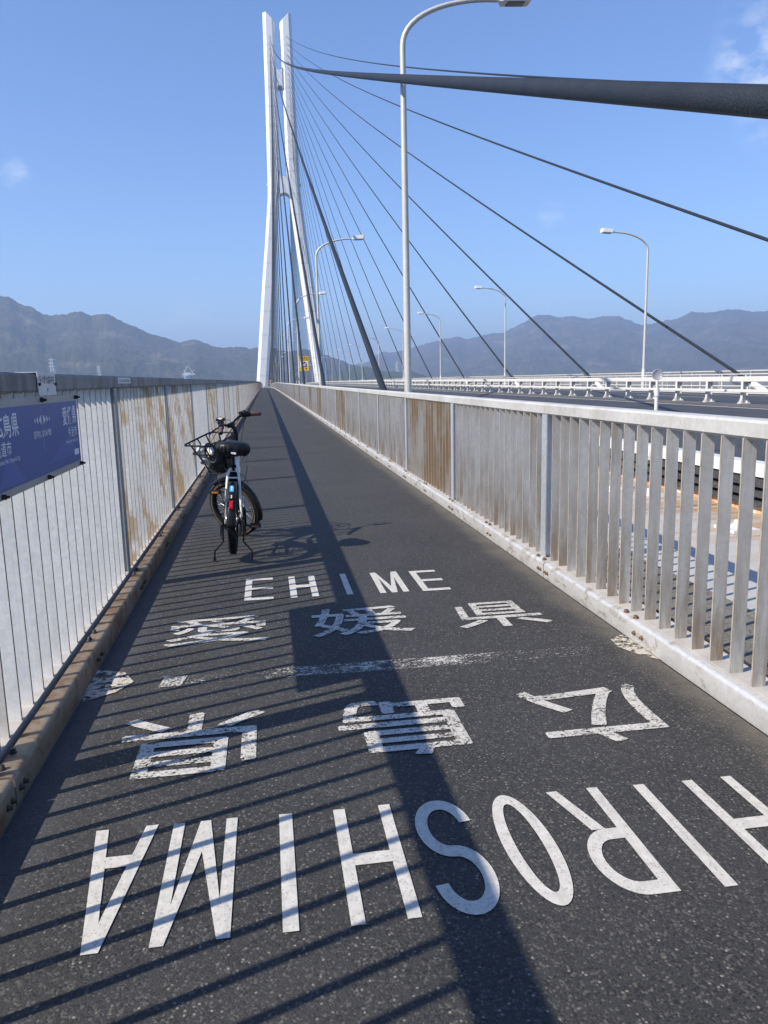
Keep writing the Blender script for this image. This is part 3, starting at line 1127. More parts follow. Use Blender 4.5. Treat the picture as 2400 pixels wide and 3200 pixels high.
def glyph(ch, off=0.0):
    """unit-box triangles of one character of the built-in font."""
    key = (ch, off)
    if key not in _G:
        cu = bpy.data.curves.new('glyph', 'FONT')
        cu.body = ch
        cu.size = 1.0
        cu.offset = off
        cu.fill_mode = 'FRONT'
        cu.resolution_u = 4
        o = bpy.data.objects.new('glyph', cu)
        COL.objects.link(o)
        dg = bpy.context.evaluated_depsgraph_get()
        me = bpy.data.meshes.new_from_object(o.evaluated_get(dg))
        vs = [v.co.copy() for v in me.vertices]
        fs = [tuple(p.vertices) for p in me.polygons]
        x0, x1 = min(v.x for v in vs), max(v.x for v in vs)
        y0, y1 = min(v.y for v in vs), max(v.y for v in vs)
        vs = [((v.x - x0) / (x1 - x0), (v.y - y0) / (y1 - y0)) for v in vs]
        bpy.data.objects.remove(o)
        bpy.data.meshes.remove(me)
        bpy.data.curves.remove(cu)
        _G[key] = (vs, fs)
    return _G[key]


def put_glyph(mb, ch, fn, du=0.006, dv=0.008):
    # five copies a hair apart thicken the strokes
    vs, fs = glyph(ch)
    for i, (a, b) in enumerate(((0, 0), (-du, 0), (du, 0), (0, -dv), (0, dv))):
        mb.add([Vector(fn(u + a, v + b)) + Vector((0, 0, 0.00025 * i)) for (u, v) in vs], fs)


def put_text(mb, txt, u0, u1, v0, v1, fn, off=0.0):
    """a whole short line as one string stretched to a rectangle."""
    vs, fs = glyph(txt, off)
    mb.add([fn(u0 + (u1 - u0) * u, v0 + (v1 - v0) * v) for (u, v) in vs], fs)


def bil(bl, br, tl, tr, z):
    def fn(u, v):
        x = (1 - v) * ((1 - u) * bl[0] + u * br[0]) + v * ((1 - u) * tl[0] + u * tr[0])
        y = (1 - v) * ((1 - u) * bl[1] + u * br[1]) + v * ((1 - u) * tl[1] + u * tr[1])
        return (x, y, z)
    return fn


PZ = 0.004


def poly_letter(ch, w, h, t):
    """plain stencil-like capitals built from bars; t = stroke width."""
    P = []
    R4 = lambda a, b, c, d: P.append([(a, b), (c, b), (c, d), (a, d)])
    th = t * 1.45                    # cross bars are fatter: the letters are stretched lengthwise
    if ch == 'I':
        R4(0, 0, w, h)
    elif ch == 'H':
        R4(0, 0, t, h); R4(w - t, 0, w, h); P.append([(t, h * 0.5 - th / 2), (w - t, h * 0.5 - th / 2), (w - t, h * 0.5 + th / 2), (t, h * 0.5 + th / 2)])
    elif ch == 'E':
        R4(0, 0, t, h)
        for q in (0, h / 2 - th / 2 * 0.8, h - th * 0.8):
            P.append([(t, q), (w, q), (w, q + th * 0.8), (t, q + th * 0.8)])
    elif ch == 'M':
        R4(0, 0, t * 0.92, h); R4(w - t * 0.92, 0, w, h)
        P.append([(t * 0.92, h), (t * 0.92, h * 0.72), (w / 2 - t * 0.42, 0), (w / 2, 0), (w / 2, h * 0.30)])
        P.append([(w - t * 0.92, h), (w / 2, h * 0.30), (w / 2, 0), (w / 2 + t * 0.42, 0), (w - t * 0.92, h * 0.72)])
    elif ch == 'A':
        P.append([(0, 0), (t, 0), (w / 2, h * 0.80), (w / 2, h), (w / 2 - t * 0.55, h)])
        P.append([(w, 0), (w / 2 + t * 0.55, h), (w / 2, h), (w / 2, h * 0.80), (w - t, 0)])
        a, b = h * 0.27, h * 0.27 + th
        xa = lambda z: t + (w / 2 - t) * z / (h * 0.80)
        P.append([(xa(a), a), (w - xa(a), a), (w - xa(b), b), (xa(b), b)])
    elif ch == 'R':
        R4(0, 0, t, h)
        c0, c1, hb = w * 0.45, w, h * 0.43
        outer, inner = [], []
        for i in range(17):
            a = R_(90 - 180 * i / 16)
            yc, ry = (h + hb) / 2, (h - hb) / 2
            outer.append((c0 + (c1 - c0) * math.cos(a), yc + ry * math.sin(a)))
            inner.append((c0 + (c1 - c0 - t) * math.cos(a), yc + (ry - th) * math.sin(a)))
        outer = [(t, h)] + outer + [(t, hb)]
        inner = [(t, h - th)] + inner + [(t, hb + th)]
        for i in range(len(outer) - 1):
            P.append([outer[i], outer[i + 1], inner[i + 1], inner[i]])
        P.append([(w * 0.42, hb), (w - t, 0), (w, 0), (w * 0.42 + t * 1.15, hb)])
    elif ch in 'OS':
        def ring(pts_o, pts_i):
            for i in range(len(pts_o) - 1):
                P.append([pts_o[i], pts_o[i + 1], pts_i[i + 1], pts_i[i]])
        if ch == 'O':
            o = [(w / 2 + w / 2 * math.cos(2 * math.pi * i / 40), h / 2 + h / 2 * math.sin(2 * math.pi * i / 40)) for i in range(41)]
            n = [(w / 2 + (w / 2 - t) * math.cos(2 * math.pi * i / 40), h / 2 + (h / 2 - th) * math.sin(2 * math.pi * i / 40)) for i in range(41)]
            ring(o, n)
        else:
            cen = []
            rx, ry = w / 2 - t / 2, (h - th) / 4
            for i in range(25):
                a = R_(8 + 262 * i / 24)
                cen.append((w / 2 + rx * math.cos(a), h - th / 2 - ry + ry * math.sin(a)))
            for i in range(1, 25):
                a = R_(90 - 262 * i / 24)
                cen.append((w / 2 + rx * math.cos(a), th / 2 + ry + ry * math.sin(a)))
            o, n = [], []
            for i, p in enumerate(cen):
                a, b = cen[max(0, i - 1)], cen[min(len(cen) - 1, i + 1)]
                dx, dy = b[0] - a[0], b[1] - a[1]
                L = math.hypot(dx, dy)
                nx, ny = -dy / L, dx / L
                k_ = math.hypot(nx * t / 2, ny * th / 2)
                o.append((p[0] + nx * k_, p[1] + ny * k_))
                n.append((p[0] - nx * k_, p[1] - ny * k_))
            ring(o, n)
    return P


def word(letters, t, z, rot=False):
    mb = MB()
    for (ch, x0, x1, y0, y1) in letters:
        w, h = x1 - x0, y1 - y0
        for poly in poly_letter(ch, w, h, t):
            pp = [((x1 - a), (y1 - b)) if rot else ((x0 + a), (y0 + b)) for (a, b) in poly]
            mb.add([(x, y, z) for (x, y) in pp], [tuple(range(len(pp)))])
    return mb




def painted_word(label, loc, chars, mat):
    root = empty('painted_word', loc, label, 'road marking')
    inv = Matrix.Translation(-Vector(loc))
    for mb in chars:
        mb.xf(inv)
        obj('character', mb, mat, root, recalc=False)


painted_word('white capital letters EHIME painted on the asphalt behind the bicycle', (0.5, 5.47, 0), [word([q], 0.048, PZ) for q in (
    ('E', -0.215, -0.012, 5.20, 5.79), ('H', 0.107, 0.306, 5.197, 5.787), ('I', 0.503, 0.548, 5.19, 5.78), ('M', 0.738, 0.948, 5.17, 5.755), ('E', 1.045, 1.25, 5.155, 5.735))], M['letters'])
painted_word('large white capitals HIROSHIMA painted upside down nearest the viewer', (0.5, 2.17, 0), [word([q], 0.041, PZ, True) for q in (
    ('A', -0.64, -0.434, 1.905, 2.497), ('M', -0.382, -0.166, 1.90, 2.49), ('I', -0.023, 0.022, 1.893, 2.48), ('H', 0.166, 0.367, 1.885, 2.474), ('S', 0.432, 0.625, 1.865, 2.466),
    ('O', 0.690, 0.862, 1.858, 2.455), ('R', 0.939, 1.135, 1.857, 2.443), ('I', 1.270, 1.312, 1.85, 2.431), ('H', 1.460, 1.656, 1.845, 2.424))], M['letters'])
cs = []
for ch, bl, br, tl, tr in (('愛', (-0.655, 4.345), (-0.045, 4.345), (-0.665, 4.855), (-0.055, 4.84)), ('媛', (0.215, 4.325), (0.83, 4.325), (0.225, 4.87), (0.82, 4.86)), ('県', (1.10, 4.285), (1.69, 4.285), (1.14, 4.785), (1.66, 4.785))):
    mb = MB()
    put_glyph(mb, ch, bil(bl, br, tl, tr, PZ))
    cs.append(mb)
painted_word('worn white Japanese characters 愛媛県 painted on the asphalt between EHIME and the broken line', (0.5, 4.58, 0), cs, M['kanji'])
cs = []
for ch, x0, x1, y0, y1 in (('県', -0.685, -0.075, 2.835, 3.385), ('島', 0.25, 0.835, 2.815, 3.355), ('広', 1.11, 1.70, 2.765, 3.315)):
    mb = MB()
    put_glyph(mb, ch, bil((x1, y1), (x0, y1), (x1, y0), (x0, y0), PZ), 0.010, 0.012)
    cs.append(mb)
painted_word('worn white Japanese characters 広島県 painted upside down above HIROSHIMA', (0.5, 3.08, 0), cs, M['kanji'])
mb = MB()                                   # worn border line and its thick ends by the kerbs
mb.add([(-0.60, 3.74, PZ), (-0.49, 3.74, PZ), (-0.47, 3.87, PZ), (-0.585, 3.875, PZ)], [(0, 1, 2, 3)])
mb.mi = 1
mb.add([(-0.47, 3.75, PZ), (1.75, 3.72, PZ), (1.75, 3.86, PZ), (-0.47, 3.88, PZ)], [(0, 1, 2, 3)])
mb.mi = 2
for P in ([(-0.954, 3.62), (-0.80, 3.72), (-0.735, 3.84), (-0.80, 3.98), (-0.954, 4.05)], [(1.994, 3.58), (1.93, 3.66), (1.87, 3.80), (1.885, 3.93), (1.994, 4.0)]):
    mb.add([(x, y, PZ + 0.001) for (x, y) in P], [tuple(range(len(P)))])
obj('painted_line', mb, [M['kanji'], M['line'], M['cream_patch']], label='almost worn away white line across the walkway ending in cracked cream patches', cat='road marking', recalc=False)


# ------------------------------------------------------------------ blue border sign on the sea side railing
def wall_fn(x):                             # u = along +Y, v = Z, facing +X
    return lambda u, v: (x, u, v)


sign = empty('border_sign', (-1.05, 3.82, 1.25), 'blue prefecture border sign with white lettering bolted to the sea side railing', 'sign')
SX, SYc, SZc = -1.05, 3.82, 1.25
sinv = Matrix.Translation((-SX, -SYc, -SZc))


def sign_part(name, mb, mats, parent=None):
    mb.xf(sinv)
    return obj(name, mb, mats, parent or sign, recalc=False)


mb = MB()
mb.box(-1.060, -1.050, 3.125, 4.515, 1.056, 1.452)
panel = sign_part('backing_panel', mb, M['sign_grey'])
mb = MB()
mb.box(-1.0499, -1.0475, 3.132, 4.506, 1.088, 1.418)
f = wall_fn(-1.0470)
mb.mi = 1
for tri in ([(3.14, 1.10), (3.50, 1.10), (3.30, 1.235)], [(3.86, 1.13), (4.46, 1.13), (4.27, 1.245)]):
    mb.add([f(*q) for q in tri], [(0, 1, 2)])
face = sign_part('sign_face', mb, [M['sign_blue'], M['sign_blue2']])
f = wall_fn(-1.0466)
for (txt, y0, dy, w, z0, z1, off, nm) in (('愛媛県', 4.188, 0.098, 0.090, 1.295, 1.392, 0.016, 'prefecture_name'), ('今治市', 4.272, 0.066, 0.059, 1.228, 1.286, 0.008, 'city_name'),
                                         ('広島県', 3.172, 0.098, 0.090, 1.295, 1.392, 0.016, 'prefecture_name'), ('尾道市', 3.150, 0.066, 0.059, 1.224, 1.284, 0.008, 'city_name')):
    mb = MB()
    for i, ch in enumerate(txt):
        put_text(mb, ch, y0 + dy * i, y0 + dy * i + w, z0, z1, f, off)
    sign_part(nm, mb, M['sign_white'], face)
for (txt, y0, y1, z0, z1, off, nm) in (('Ehime Pref.  Imabari City', 4.225, 4.468, 1.194, 1.217, 0.006, 'latin_line'), ('Hiroshima Pref.  Onomichi City', 3.150, 3.440, 1.188, 1.213, 0.006, 'latin_line'),
                                       ('瀬戸内しまなみ海道', 3.668, 3.950, 1.264, 1.299, 0.016, 'route_name')):
    mb = MB()
    put_text(mb, txt, y0, y1, z0, z1, f, off)
    sign_part(nm, mb, M['sign_white'], face)
mb = MB()
for (d, h, w) in ((0.018, 0.048, 0.036), (0.070, 0.036, 0.025), (0.112, 0.025, 0.018)):
    for s_ in (-1, 1):
        mb.add([f(SYc + s_ * d, 1.345 - h / 2), f(SYc + s_ * d, 1.345 + h / 2), f(SYc + s_ * (d + w), 1.345)], [(0, 1, 2)])
sign_part('arrow_row', mb, M['sign_white'], face)
mb = MB()
z = 1.41
while z > 1.20:                             # dashed border line
    if not (1.262 < z < 1.30):
        mb.add([f(SYc - 0.0015, z), f(SYc + 0.0015, z), f(SYc + 0.0015, z - 0.009), f(SYc - 0.0015, z - 0.009)], [(0, 1, 2, 3)])
    z -= 0.0135
sign_part('dashed_line', mb, M['sign_white'], face)
mb = MB()
ba = []
for i in range(24):                         # small rounded badge
    a = 2 * math.pi * i / 24
    ba.append(f(4.420 + 0.036 * (1 if math.cos(a) > 0 else -1) + 0.012 * math.cos(a), 1.142 + 0.006 * (1 if math.sin(a) > 0 else -1) + 0.010 * math.sin(a)))
mb.add(ba, [tuple(range(24))])
sign_part('badge', mb, M['sign_white'], face)
mb = MB()
for (y, z) in ((4.49, 1.437), (3.835, 1.437), (3.18, 1.437), (4.49, 1.07), (3.835, 1.07), (3.18, 1.07)):
    mb.tube([(-1.051, y, z), (-1.034, y, z)], 0.011, 8)
    mb.tube([(-1.036, y, z), (-1.022, y, z)], 0.006, 8)
sign_part('bolts', mb, M['bolt_dark'])
o = None

cp = empty('centre_plate', (-1.063, 4.005, 1.51), 'small pale plate reading 多々羅大橋中央 with a red pointer fixed over the top rail', 'plate')
mb = MB()
mb.box(0.0, 0.0045, -0.152, 0.152, -0.054, 0.0545)
mb.box(-0.10, 0.0045, -0.152, 0.152, 0.0545, 0.058)
mb.mi = 1
put_text(mb, '多々羅大橋中央', -0.132, 0.132, 0.002, 0.042, lambda u, v: (0.0052, u, v), 0.006)
mb.mi = 2
mb.add([(0.0052, -0.014, -0.020), (0.0052, 0.014, -0.020), (0.0052, 0.0, -0.044)], [(0, 1, 2)])
obj('plate', mb, [M['sign_plate'], M['ink'], M['red_ink']], cp, recalc=False)
mb = MB()
for y in (-0.142, 0.142):
    mb.tube([(0.004, y, 0.0), (0.014, y, 0.0)], 0.007, 8)
obj('screws', mb, M['bolt_dark'], cp)
mb = MB()
mb.box(0.0, 0.002, -0.26, 0.26, -0.022, 0.022)
mb.mi = 1
random.seed(4)
for i in range(11):
    y = -0.21 + i * 0.041
    mb.box(0.0021, 0.0024, y, y + random.uniform(0.015, 0.028), -0.010, -0.010 + random.uniform(0.010, 0.020))
    mb.box(0.0021, 0.0024, y + 0.008, y + 0.011, -0.012, 0.012)
obj('paper_strip', mb, [M['sign_plate'], M['ink']], loc=(-1.0665, 6.175, 1.53), label='narrow white paper strip stuck on the side of the sea side top rail', cat='sticker')

# yellow prohibition board on the third lamp post
ys_ = empty('prohibition_sign', (3.92, LAMP_Y[2] - 0.35, 3.17), 'yellow prohibition board with a red sign on white fixed to a lamp post', 'sign')
mb = MB()
mb.box(-0.48, 0.48, 0.0, 0.03, -0.72, 0.72)
mb.box(-0.50, -0.30, 0.03, 0.20, 0.35, 0.42)
mb.box(-0.50, -0.30, 0.03, 0.20, -0.42, -0.35)
brd = obj('board', mb, M['yellow'], ys_)
mb = MB()
mb.box(-0.40, 0.40, -0.004, 0.0, -0.37, 0.23)
obj('panel', mb, M['sign_white'], brd)
mb = MB()
fy = lambda u, v: (u, -0.008, v)
for i, ch in enumerate('駐車禁止'):
    put_text(mb, ch, -0.42 + 0.215 * i, -0.42 + 0.215 * i + 0.175, 0.47, 0.65, fy, 0.03)
put_text(mb, '西', -0.30, -0.18, -0.59, -0.43, fy, 0.03) if False else None
mb.box(0.12, 0.25, -0.008, -0.004, -0.56, -0.43)
mb.box(-0.22, -0.09, -0.008, -0.004, -0.56, -0.43)
for zz in (0.40, 0.32):
    mb.box(-0.40, 0.41, -0.006, -0.002, zz - 0.014, zz + 0.014)
obj('lettering', mb, M['brown_ink'], brd)
mb = MB()
mb.tube([(0.02 + 0.2 * math.cos(2 * math.pi * i / 20), -0.012, -0.06 + 0.22 * math.sin(2 * math.pi * i / 20)) for i in range(20)], 0.03, 6, closed=True)
mb.tube([(-0.12, -0.012, 0.10), (0.16, -0.012, -0.22)], 0.03, 6)
obj('red_ring', mb, M['red_ink'], brd)
mb = MB()
mb.tube([(0.0, -0.016, 0.07), (0.06, -0.016, 0.14)], 0.07, 8)
mb.box(-0.28, 0.30, -0.02, -0.006, -0.31, -0.23)
obj('pictogram', mb, M['black'], brd)


# ------------------------------------------------------------------ bicycle
bike = empty('bicycle', (-0.336, 6.47, 0.0), 'white and black city bicycle with a front basket standing on its double stand', 'bicycle')
bike.rotation_euler = (0, R_(2.4), R_(-0.5))
RA = Vector((0, 0, 0.352))
FA = Vector((0, 1.035, 0.293))
AX = Vector((0, -math.sin(R_(20)), math.cos(R_(20))))
Q0 = FA - 0.045 * Vector((0, math.cos(R_(20)), math.sin(R_(20))))
STEER = Matrix.Translation(Q0) @ Matrix.Rotation(R_(54), 4, AX) @ Matrix.Translation(-Q0)
WR = 0.292


def axis_pt(z):
    return Q0 + AX * ((z - Q0.z) / AX.z)


def wheel(name, c, xf=None, ax=Vector((1, 0, 0))):
    mb = MB()
    mb.lathe([(WR - 0.052, -0.014), (WR - 0.034, -0.016), (WR - 0.034, 0.016), (WR - 0.052, 0.014)], c, ax, 56, True)
    if xf:
        mb.xf(xf)
    rim = obj(name, mb, M['black'], bike)
    mb = MB()
    prof = []
    tr = 0.032
    for i in range(14):
        a = 2 * math.pi * i / 14
        prof.append((WR - 0.032 + tr * math.cos(a), tr * math.sin(a)))
    mb.lathe(prof, c, ax, 64, True)
    mb.mi = 1
    for s_ in (-1, 1):
        mb.lathe([(WR - 0.036, s_ * 0.0318), (WR - 0.024, s_ * 0.0326)], c, ax, 64)
    mb.mi = 0
    for i in range(100):                     # tread blocks
        a = 2 * math.pi * i / 100
        for s_ in (-1, 1):
            b = a + (0.03 if s_ > 0 else 0)
            d = Vector((0, math.cos(b), math.sin(b)))
            mb.obox(c + d * (WR - 0.005) + ax * (s_ * 0.015), ax * 0.009, d * 0.0042, d.cross(ax) * 0.0055)
    if xf:
        mb.xf(xf)
    obj('tyre', mb, [M['rubber'], M['gum']], rim)
    mb = MB()
    for i in range(32):
        a = 2 * math.pi * i / 32
        b = a + (0.5 if i % 4 < 2 else -0.5)
        s_ = 1 if i % 2 else -1
        mb.tube([c + Vector((s_ * 0.03, 0.02 * math.cos(b), 0.02 * math.sin(b))), c + Vector((0, (WR - 0.05) * math.cos(a), (WR - 0.05) * math.sin(a)))], 0.0013, 5)
    if xf:
        mb.xf(xf)
    obj('spokes', mb, M['alu'], rim)
    mb = MB()
    mb.lathe([(0.008, -0.06), (0.014, -0.05), (0.026, -0.034), (0.026, -0.028), (0.017, -0.024), (0.017, 0.024), (0.026, 0.028), (0.026, 0.034), (0.014, 0.05), (0.008, 0.06)], c, ax, 18)
    if xf:
        mb.xf(xf)
    obj('hub', mb, M['alu'], rim)
    return rim


def fender(name, c, r, w, a0, a1, xf=None):
    mb = MB()
    n = 28
    sec = [(-w / 2, -0.018), (-w / 2 * 0.86, -0.004), (-w / 4, 0.004), (w / 4, 0.004), (w / 2 * 0.86, -0.004), (w / 2, -0.018)]
    vs, fs = [], []
    for i in range(n + 1):
        a = R_(a0 + (a1 - a0) * i / n)
        d = Vector((0, math.cos(a), math.sin(a)))
        taper = 1.0
        for (x, h) in sec:
            vs.append(c + d * (r + h) + Vector((x * taper, 0, 0)))
        for (x, h) in sec:
            vs.append(c + d * (r + h - 0.003) + Vector((x * taper * 0.97, 0, 0)))
    m = 12
    for i in range(n):
        for j in range(5):
            fs.append((i * m + j, i * m + j + 1, (i + 1) * m + j + 1, (i + 1) * m + j))
            fs.append((i * m + 6 + j, i * m + 6 + j + 1, (i + 1) * m + 6 + j + 1, (i + 1) * m + 6 + j))
        for j in (0, 5):
            fs.append((i * m + j, (i + 1) * m + j, (i + 1) * m + 6 + j, i * m + 6 + j))
    for i in (0, n):
        for j in range(5):
            fs.append((i * m + j, i * m + j + 1, i * m + 7 + j, i * m + 6 + j))
    mb.smooth = True
    mb.add(vs, fs)
    if xf:
        mb.xf(xf)
    return obj(name, mb, M['black'], bike)


wheel('rear_wheel', RA)
wheel('front_wheel', FA, STEER)
rf = fender('rear_fender', RA, 0.324, 0.078, 62, 181)
fender('front_fender', FA, 0.320, 0.070, 50, 205, STEER)


def on_fender(a, r=0.328):
    a = R_(a)
    d = Vector((0, math.cos(a), math.sin(a)))
    t = Vector((0, -math.sin(a), math.cos(a)))
    return RA + d * r, d, t


c, d, t = on_fender(149, 0.336)
mb = MB()
mb.obox(c, Vector((0.017, 0, 0)), t * 0.036, d * 0.010)
mb.obox(c + d * 0.008, Vector((0.012, 0, 0)), t * 0.028, d * 0.008)
obj('rear_light', mb, M['red_lens'], rf)
c, d, t = on_fender(119, 0.3285)
mb = MB()
mb.obox(c, Vector((0.017, 0, 0)), t * 0.042, d * 0.0015)
mb.mi = 1
for q in (-0.026, -0.014, -0.004, 0.008, 0.02):
    mb.obox(c + t * q + d * 0.0018, Vector((0.006, 0, 0)), t * 0.0035, d * 0.0006)
obj('blue_sticker', mb, [M['bike_blue'], M['sign_white']], rf)
c, d, t = on_fender(135, 0.328)
mb = MB()
for q in (-0.012, 0.0, 0.012):
    mb.obox(c + t * q, Vector((0.005, 0, 0)), t * 0.004, d * 0.001)
obj('white_mark', mb, M['sign_white'], rf)
mb = MB()                                   # rear fender stay hoop
pts = [RA + Vector((-0.075, 0, 0.0))]
c, d, t = on_fender(140, 0.331)
pts += [c + Vector((-0.052, 0, -0.02)), c + Vector((-0.03, 0, 0.006)), c + Vector((0.03, 0, 0.006)), c + Vector((0.052, 0, -0.02)), RA + Vector((0.075, 0, 0))]
mb.tube(pts, 0.0035, 6)
obj('fender_stay', mb, M['black'], rf)

BB = Vector((0, 0.43, 0.375))
ST = Vector((0, 0.175, 0.775))
HT0, HT1 = axis_pt(0.655), axis_pt(0.815)
mb = MB()                                   # white frame
mb.tube([HT0 - AX * 0.01, HT1 + AX * 0.01], 0.024, 16)
mb.tube([axis_pt(0.70), Vector((0, 0.72, 0.60)), Vector((0, 0.58, 0.455)), BB + Vector((0, 0.02, 0.03))], [0.030, 0.031, 0.031, 0.028], 14)
mb.tube([axis_pt(0.775), Vector((0, 0.66, 0.68)), Vector((0, 0.46, 0.60)), Vector((0, 0.275, 0.61))], 0.019, 12)
mb.tube([BB, ST], 0.0195, 14)
for s_ in (-1, 1):
    mb.tube([BB + Vector((s_ * 0.035, -0.03, -0.005)), Vector((s_ * 0.058, 0.22, 0.36)), RA + Vector((s_ * 0.068, 0, 0))], [0.013, 0.012, 0.010], 10)
    mb.tube([RA + Vector((s_ * 0.070, 0.0, 0.0)), RA + Vector((s_ * 0.062, 0.045, 0.16)), RA + Vector((s_ * 0.052, 0.09, 0.30)), RA + Vector((s_ * 0.047, 0.115, 0.37)), RA + Vector((s_ * 0.030, 0.15, 0.415)), ST + Vector((0, -0.005, 0.0))], [0.009, 0.0105, 0.0115, 0.0115, 0.0105, 0.010], 10)
    mb.obox(RA + Vector((s_ * 0.070, 0.005, 0.0)), Vector((0.003, 0, 0)), Vector((0, 0.022, 0)), Vector((0, 0, 0.030)))
    mb.obox(RA + Vector((s_ * 0.0565, 0.060, 0.215)), Vector((0.007, 0, 0)), Vector((0, 0.012, 0)), Vector((0, 0, 0.045)))
mb.tube([RA + Vector((-0.050, 0.105, 0.345)), RA + Vector((0.050, 0.105, 0.345))], 0.008, 8)
mb.mi = 1
mb.tube([HT0 - AX * 0.03, HT0 - AX * 0.009], 0.0255, 16)
mb.tube([Vector((0, 0.70, 0.578)), Vector((0, 0.63, 0.505))], 0.0325, 14)
obj('frame', mb, [M['bike_white'], M['bike_blue']], bike)
mb = MB()                                   # battery behind the seat tube
dirs = (ST - BB).normalized()
nb = Vector((0, -dirs.z, dirs.y))
mb.obox(BB + dirs * 0.275 + nb * 0.052, Vector((0.036, 0, 0)), dirs * 0.17, nb * 0.034)
mb.obox(BB + dirs * 0.02, Vector((0.045, 0, 0)), Vector((0, 0.065, 0.02)), Vector((0, -0.02, 0.055)))
obj('battery', mb, M['black'], bike)
mb = MB()
sp_top = BB + dirs * 0.66
mb.tube([ST - dirs * 0.05, sp_top], 0.0135, 12)
mb.tube([ST - dirs * 0.012, ST + dirs * 0.022], 0.025, 12)
obj('seat_post', mb, M['black'], bike)
# gathered saddle cover
mb = MB()
SC0 = Vector((0, 0.075, 0.945))
vs, fs = [], []
nu, nv = 96, 10
for j in range(nv + 1):
    q = j / nv
    for i in range(nu):
        a = 2 * math.pi * i / nu
        ca, sa = math.cos(a), math.sin(a)
        wx = 0.140 * (1.0 if sa < 0 else 1.0 - 0.62 * sa ** 0.8)
        ly = 0.125 if sa < 0 else 0.20
        sx = (abs(ca) ** 0.72) * (1 if ca > 0 else -1)
        x, y = wx * sx, ly * sa
        if q < 0.5:                          # dome
            k_ = math.sin(q / 0.5 * math.pi / 2)
            h = 0.072 - 0.034 * (1 - math.cos(q / 0.5 * math.pi / 2)) - 0.012 * max(0, sa) * q
            px, py = x * k_, y * k_
        else:                                # gathered skirt
            w_ = (q - 0.5) / 0.5
            rip = 1.0 + 0.10 * min(1, w_ * 1.6) * math.sin(i * math.pi * 2 * 22 / nu + 1.1 * math.sin(i * 0.37)) + 0.03 * w_ * math.sin(i * 0.9)
            k_ = (1.0 + 0.05 * math.sin(w_ * math.pi) - 0.22 * w_ ** 2) * rip
            h = 0.038 - 0.088 * w_ + 0.006 * w_ * math.sin(i * 1.7) - 0.012 * max(0, sa)
            px, py = x * k_, y * k_
        vs.append(SC0 + Vector((px, py, h)))
for j in range(nv):
    for i in range(nu):
        i2 = (i + 1) % nu
        fs.append((j * nu + i, j * nu + i2, (j + 1) * nu + i2, (j + 1) * nu + i))
fs.append(tuple(range(nv * nu, (nv + 1) * nu)))
mb.smooth = True
mb.add(vs, fs)
saddle = obj('saddle', mb, M['vinyl'], bike)
mb = MB()
mb.obox(SC0 + Vector((0.012, -0.121, -0.024)), Vector((0.020, 0, -0.004)), Vector((0, 0.004, 0.002)), Vector((0.001, 0, 0.006)))
obj('label_tag', mb, M['sign_white'], saddle)

# fork, stem, bar: built straight, then steered
mb = MB()
for s_ in (-1, 1):
    mb.tube([FA + Vector((s_ * 0.055, 0, 0)), FA + Vector((s_ * 0.054, -0.055, 0.17)), axis_pt(0.61) + Vector((s_ * 0.046, 0.01, 0)), axis_pt(0.635) + Vector((s_ * 0.02, 0, 0))], [0.010, 0.0125, 0.0145, 0.014], 10)
mb.tube([axis_pt(0.632) + Vector((-0.03, 0, 0)), axis_pt(0.632) + Vector((0.03, 0, 0))], 0.018, 10)
mb.xf(STEER)
obj('fork', mb, M['black'], bike)
BC = axis_pt(1.07) + Vector((0, 0.045, 0.05))
mb = MB()
mb.tube([axis_pt(0.80), axis_pt(1.03), axis_pt(1.07) + Vector((0, 0.012, 0.012)), BC], [0.021, 0.020, 0.020, 0.018], 14)
mb.tube([BC + Vector((-0.035, 0, 0)), BC + Vector((0.035, 0, 0))], 0.022, 12)
mb.xf(STEER)
obj('stem', mb, M['black'], bike)
bar = []
for x in (-0.285, -0.24, -0.18, -0.12, -0.07, -0.03, 0.03, 0.07, 0.12, 0.18, 0.24, 0.285):
    ax_ = abs(x)
    rise = 0.05 * min(1, max(0, (ax_ - 0.03) / 0.11))
    sweep_ = -0.125 * max(0, (ax_ - 0.08) / 0.2) ** 1.15
    rise -= 0.045 * max(0, (ax_ - 0.15) / 0.135)
    bar.append(BC + Vector((x, sweep_, rise)))
mb = MB()
mb.tube(bar, 0.0115, 12)
mb.xf(STEER)
hb = obj('handlebar', mb, M['black'], bike)
for s_ in (-1, 1):
    e0 = bar[-1] if s_ > 0 else bar[0]
    e1 = bar[-3] if s_ > 0 else bar[2]
    dd = (e0 - e1).normalized()
    mb = MB()
    mb.tube([e0 - dd * 0.095, e0 - dd * 0.09, e0 - dd * 0.05, e0 - dd * 0.004, e0 + dd * 0.004], [0.018, 0.0205, 0.019, 0.0205, 0.017], 14)
    mb.mi = 1
    mb.tube([e0 + dd * 0.004, e0 + dd * 0.010], [0.0175, 0.015], 14)
    mb.xf(STEER)
    obj('grip', mb, [M['brown_grip'], M['black']], hb)
    mb = MB()
    g = e0 - dd * 0.135
    mb.tube([g - dd * 0.035, g + dd * 0.036], 0.026, 12)
    fwd_ = Vector((0, 1, 0))
    mb.tube([g + fwd_ * 0.02 + Vector((0, 0, -0.008)), g + fwd_ * 0.055 + Vector((s_ * 0.015, 0, -0.015)), g + fwd_ * 0.062 + Vector((s_ * 0.075, -0.01, -0.02)), g + fwd_ * 0.050 + Vector((s_ * 0.13, -0.02, -0.028)), g + fwd_ * 0.058 + Vector((s_ * 0.142, -0.02, -0.035))], [0.010, 0.008, 0.006, 0.0055, 0.006], 8)
    mb.obox(g - dd * 0.035 + Vector((0, 0, 0.012)), Vector((0.022, 0, 0)), Vector((0, 0.018, 0)), Vector((0, 0, 0.018)))
    mb.xf(STEER)
    obj('brake_lever', mb, M['black'], hb)
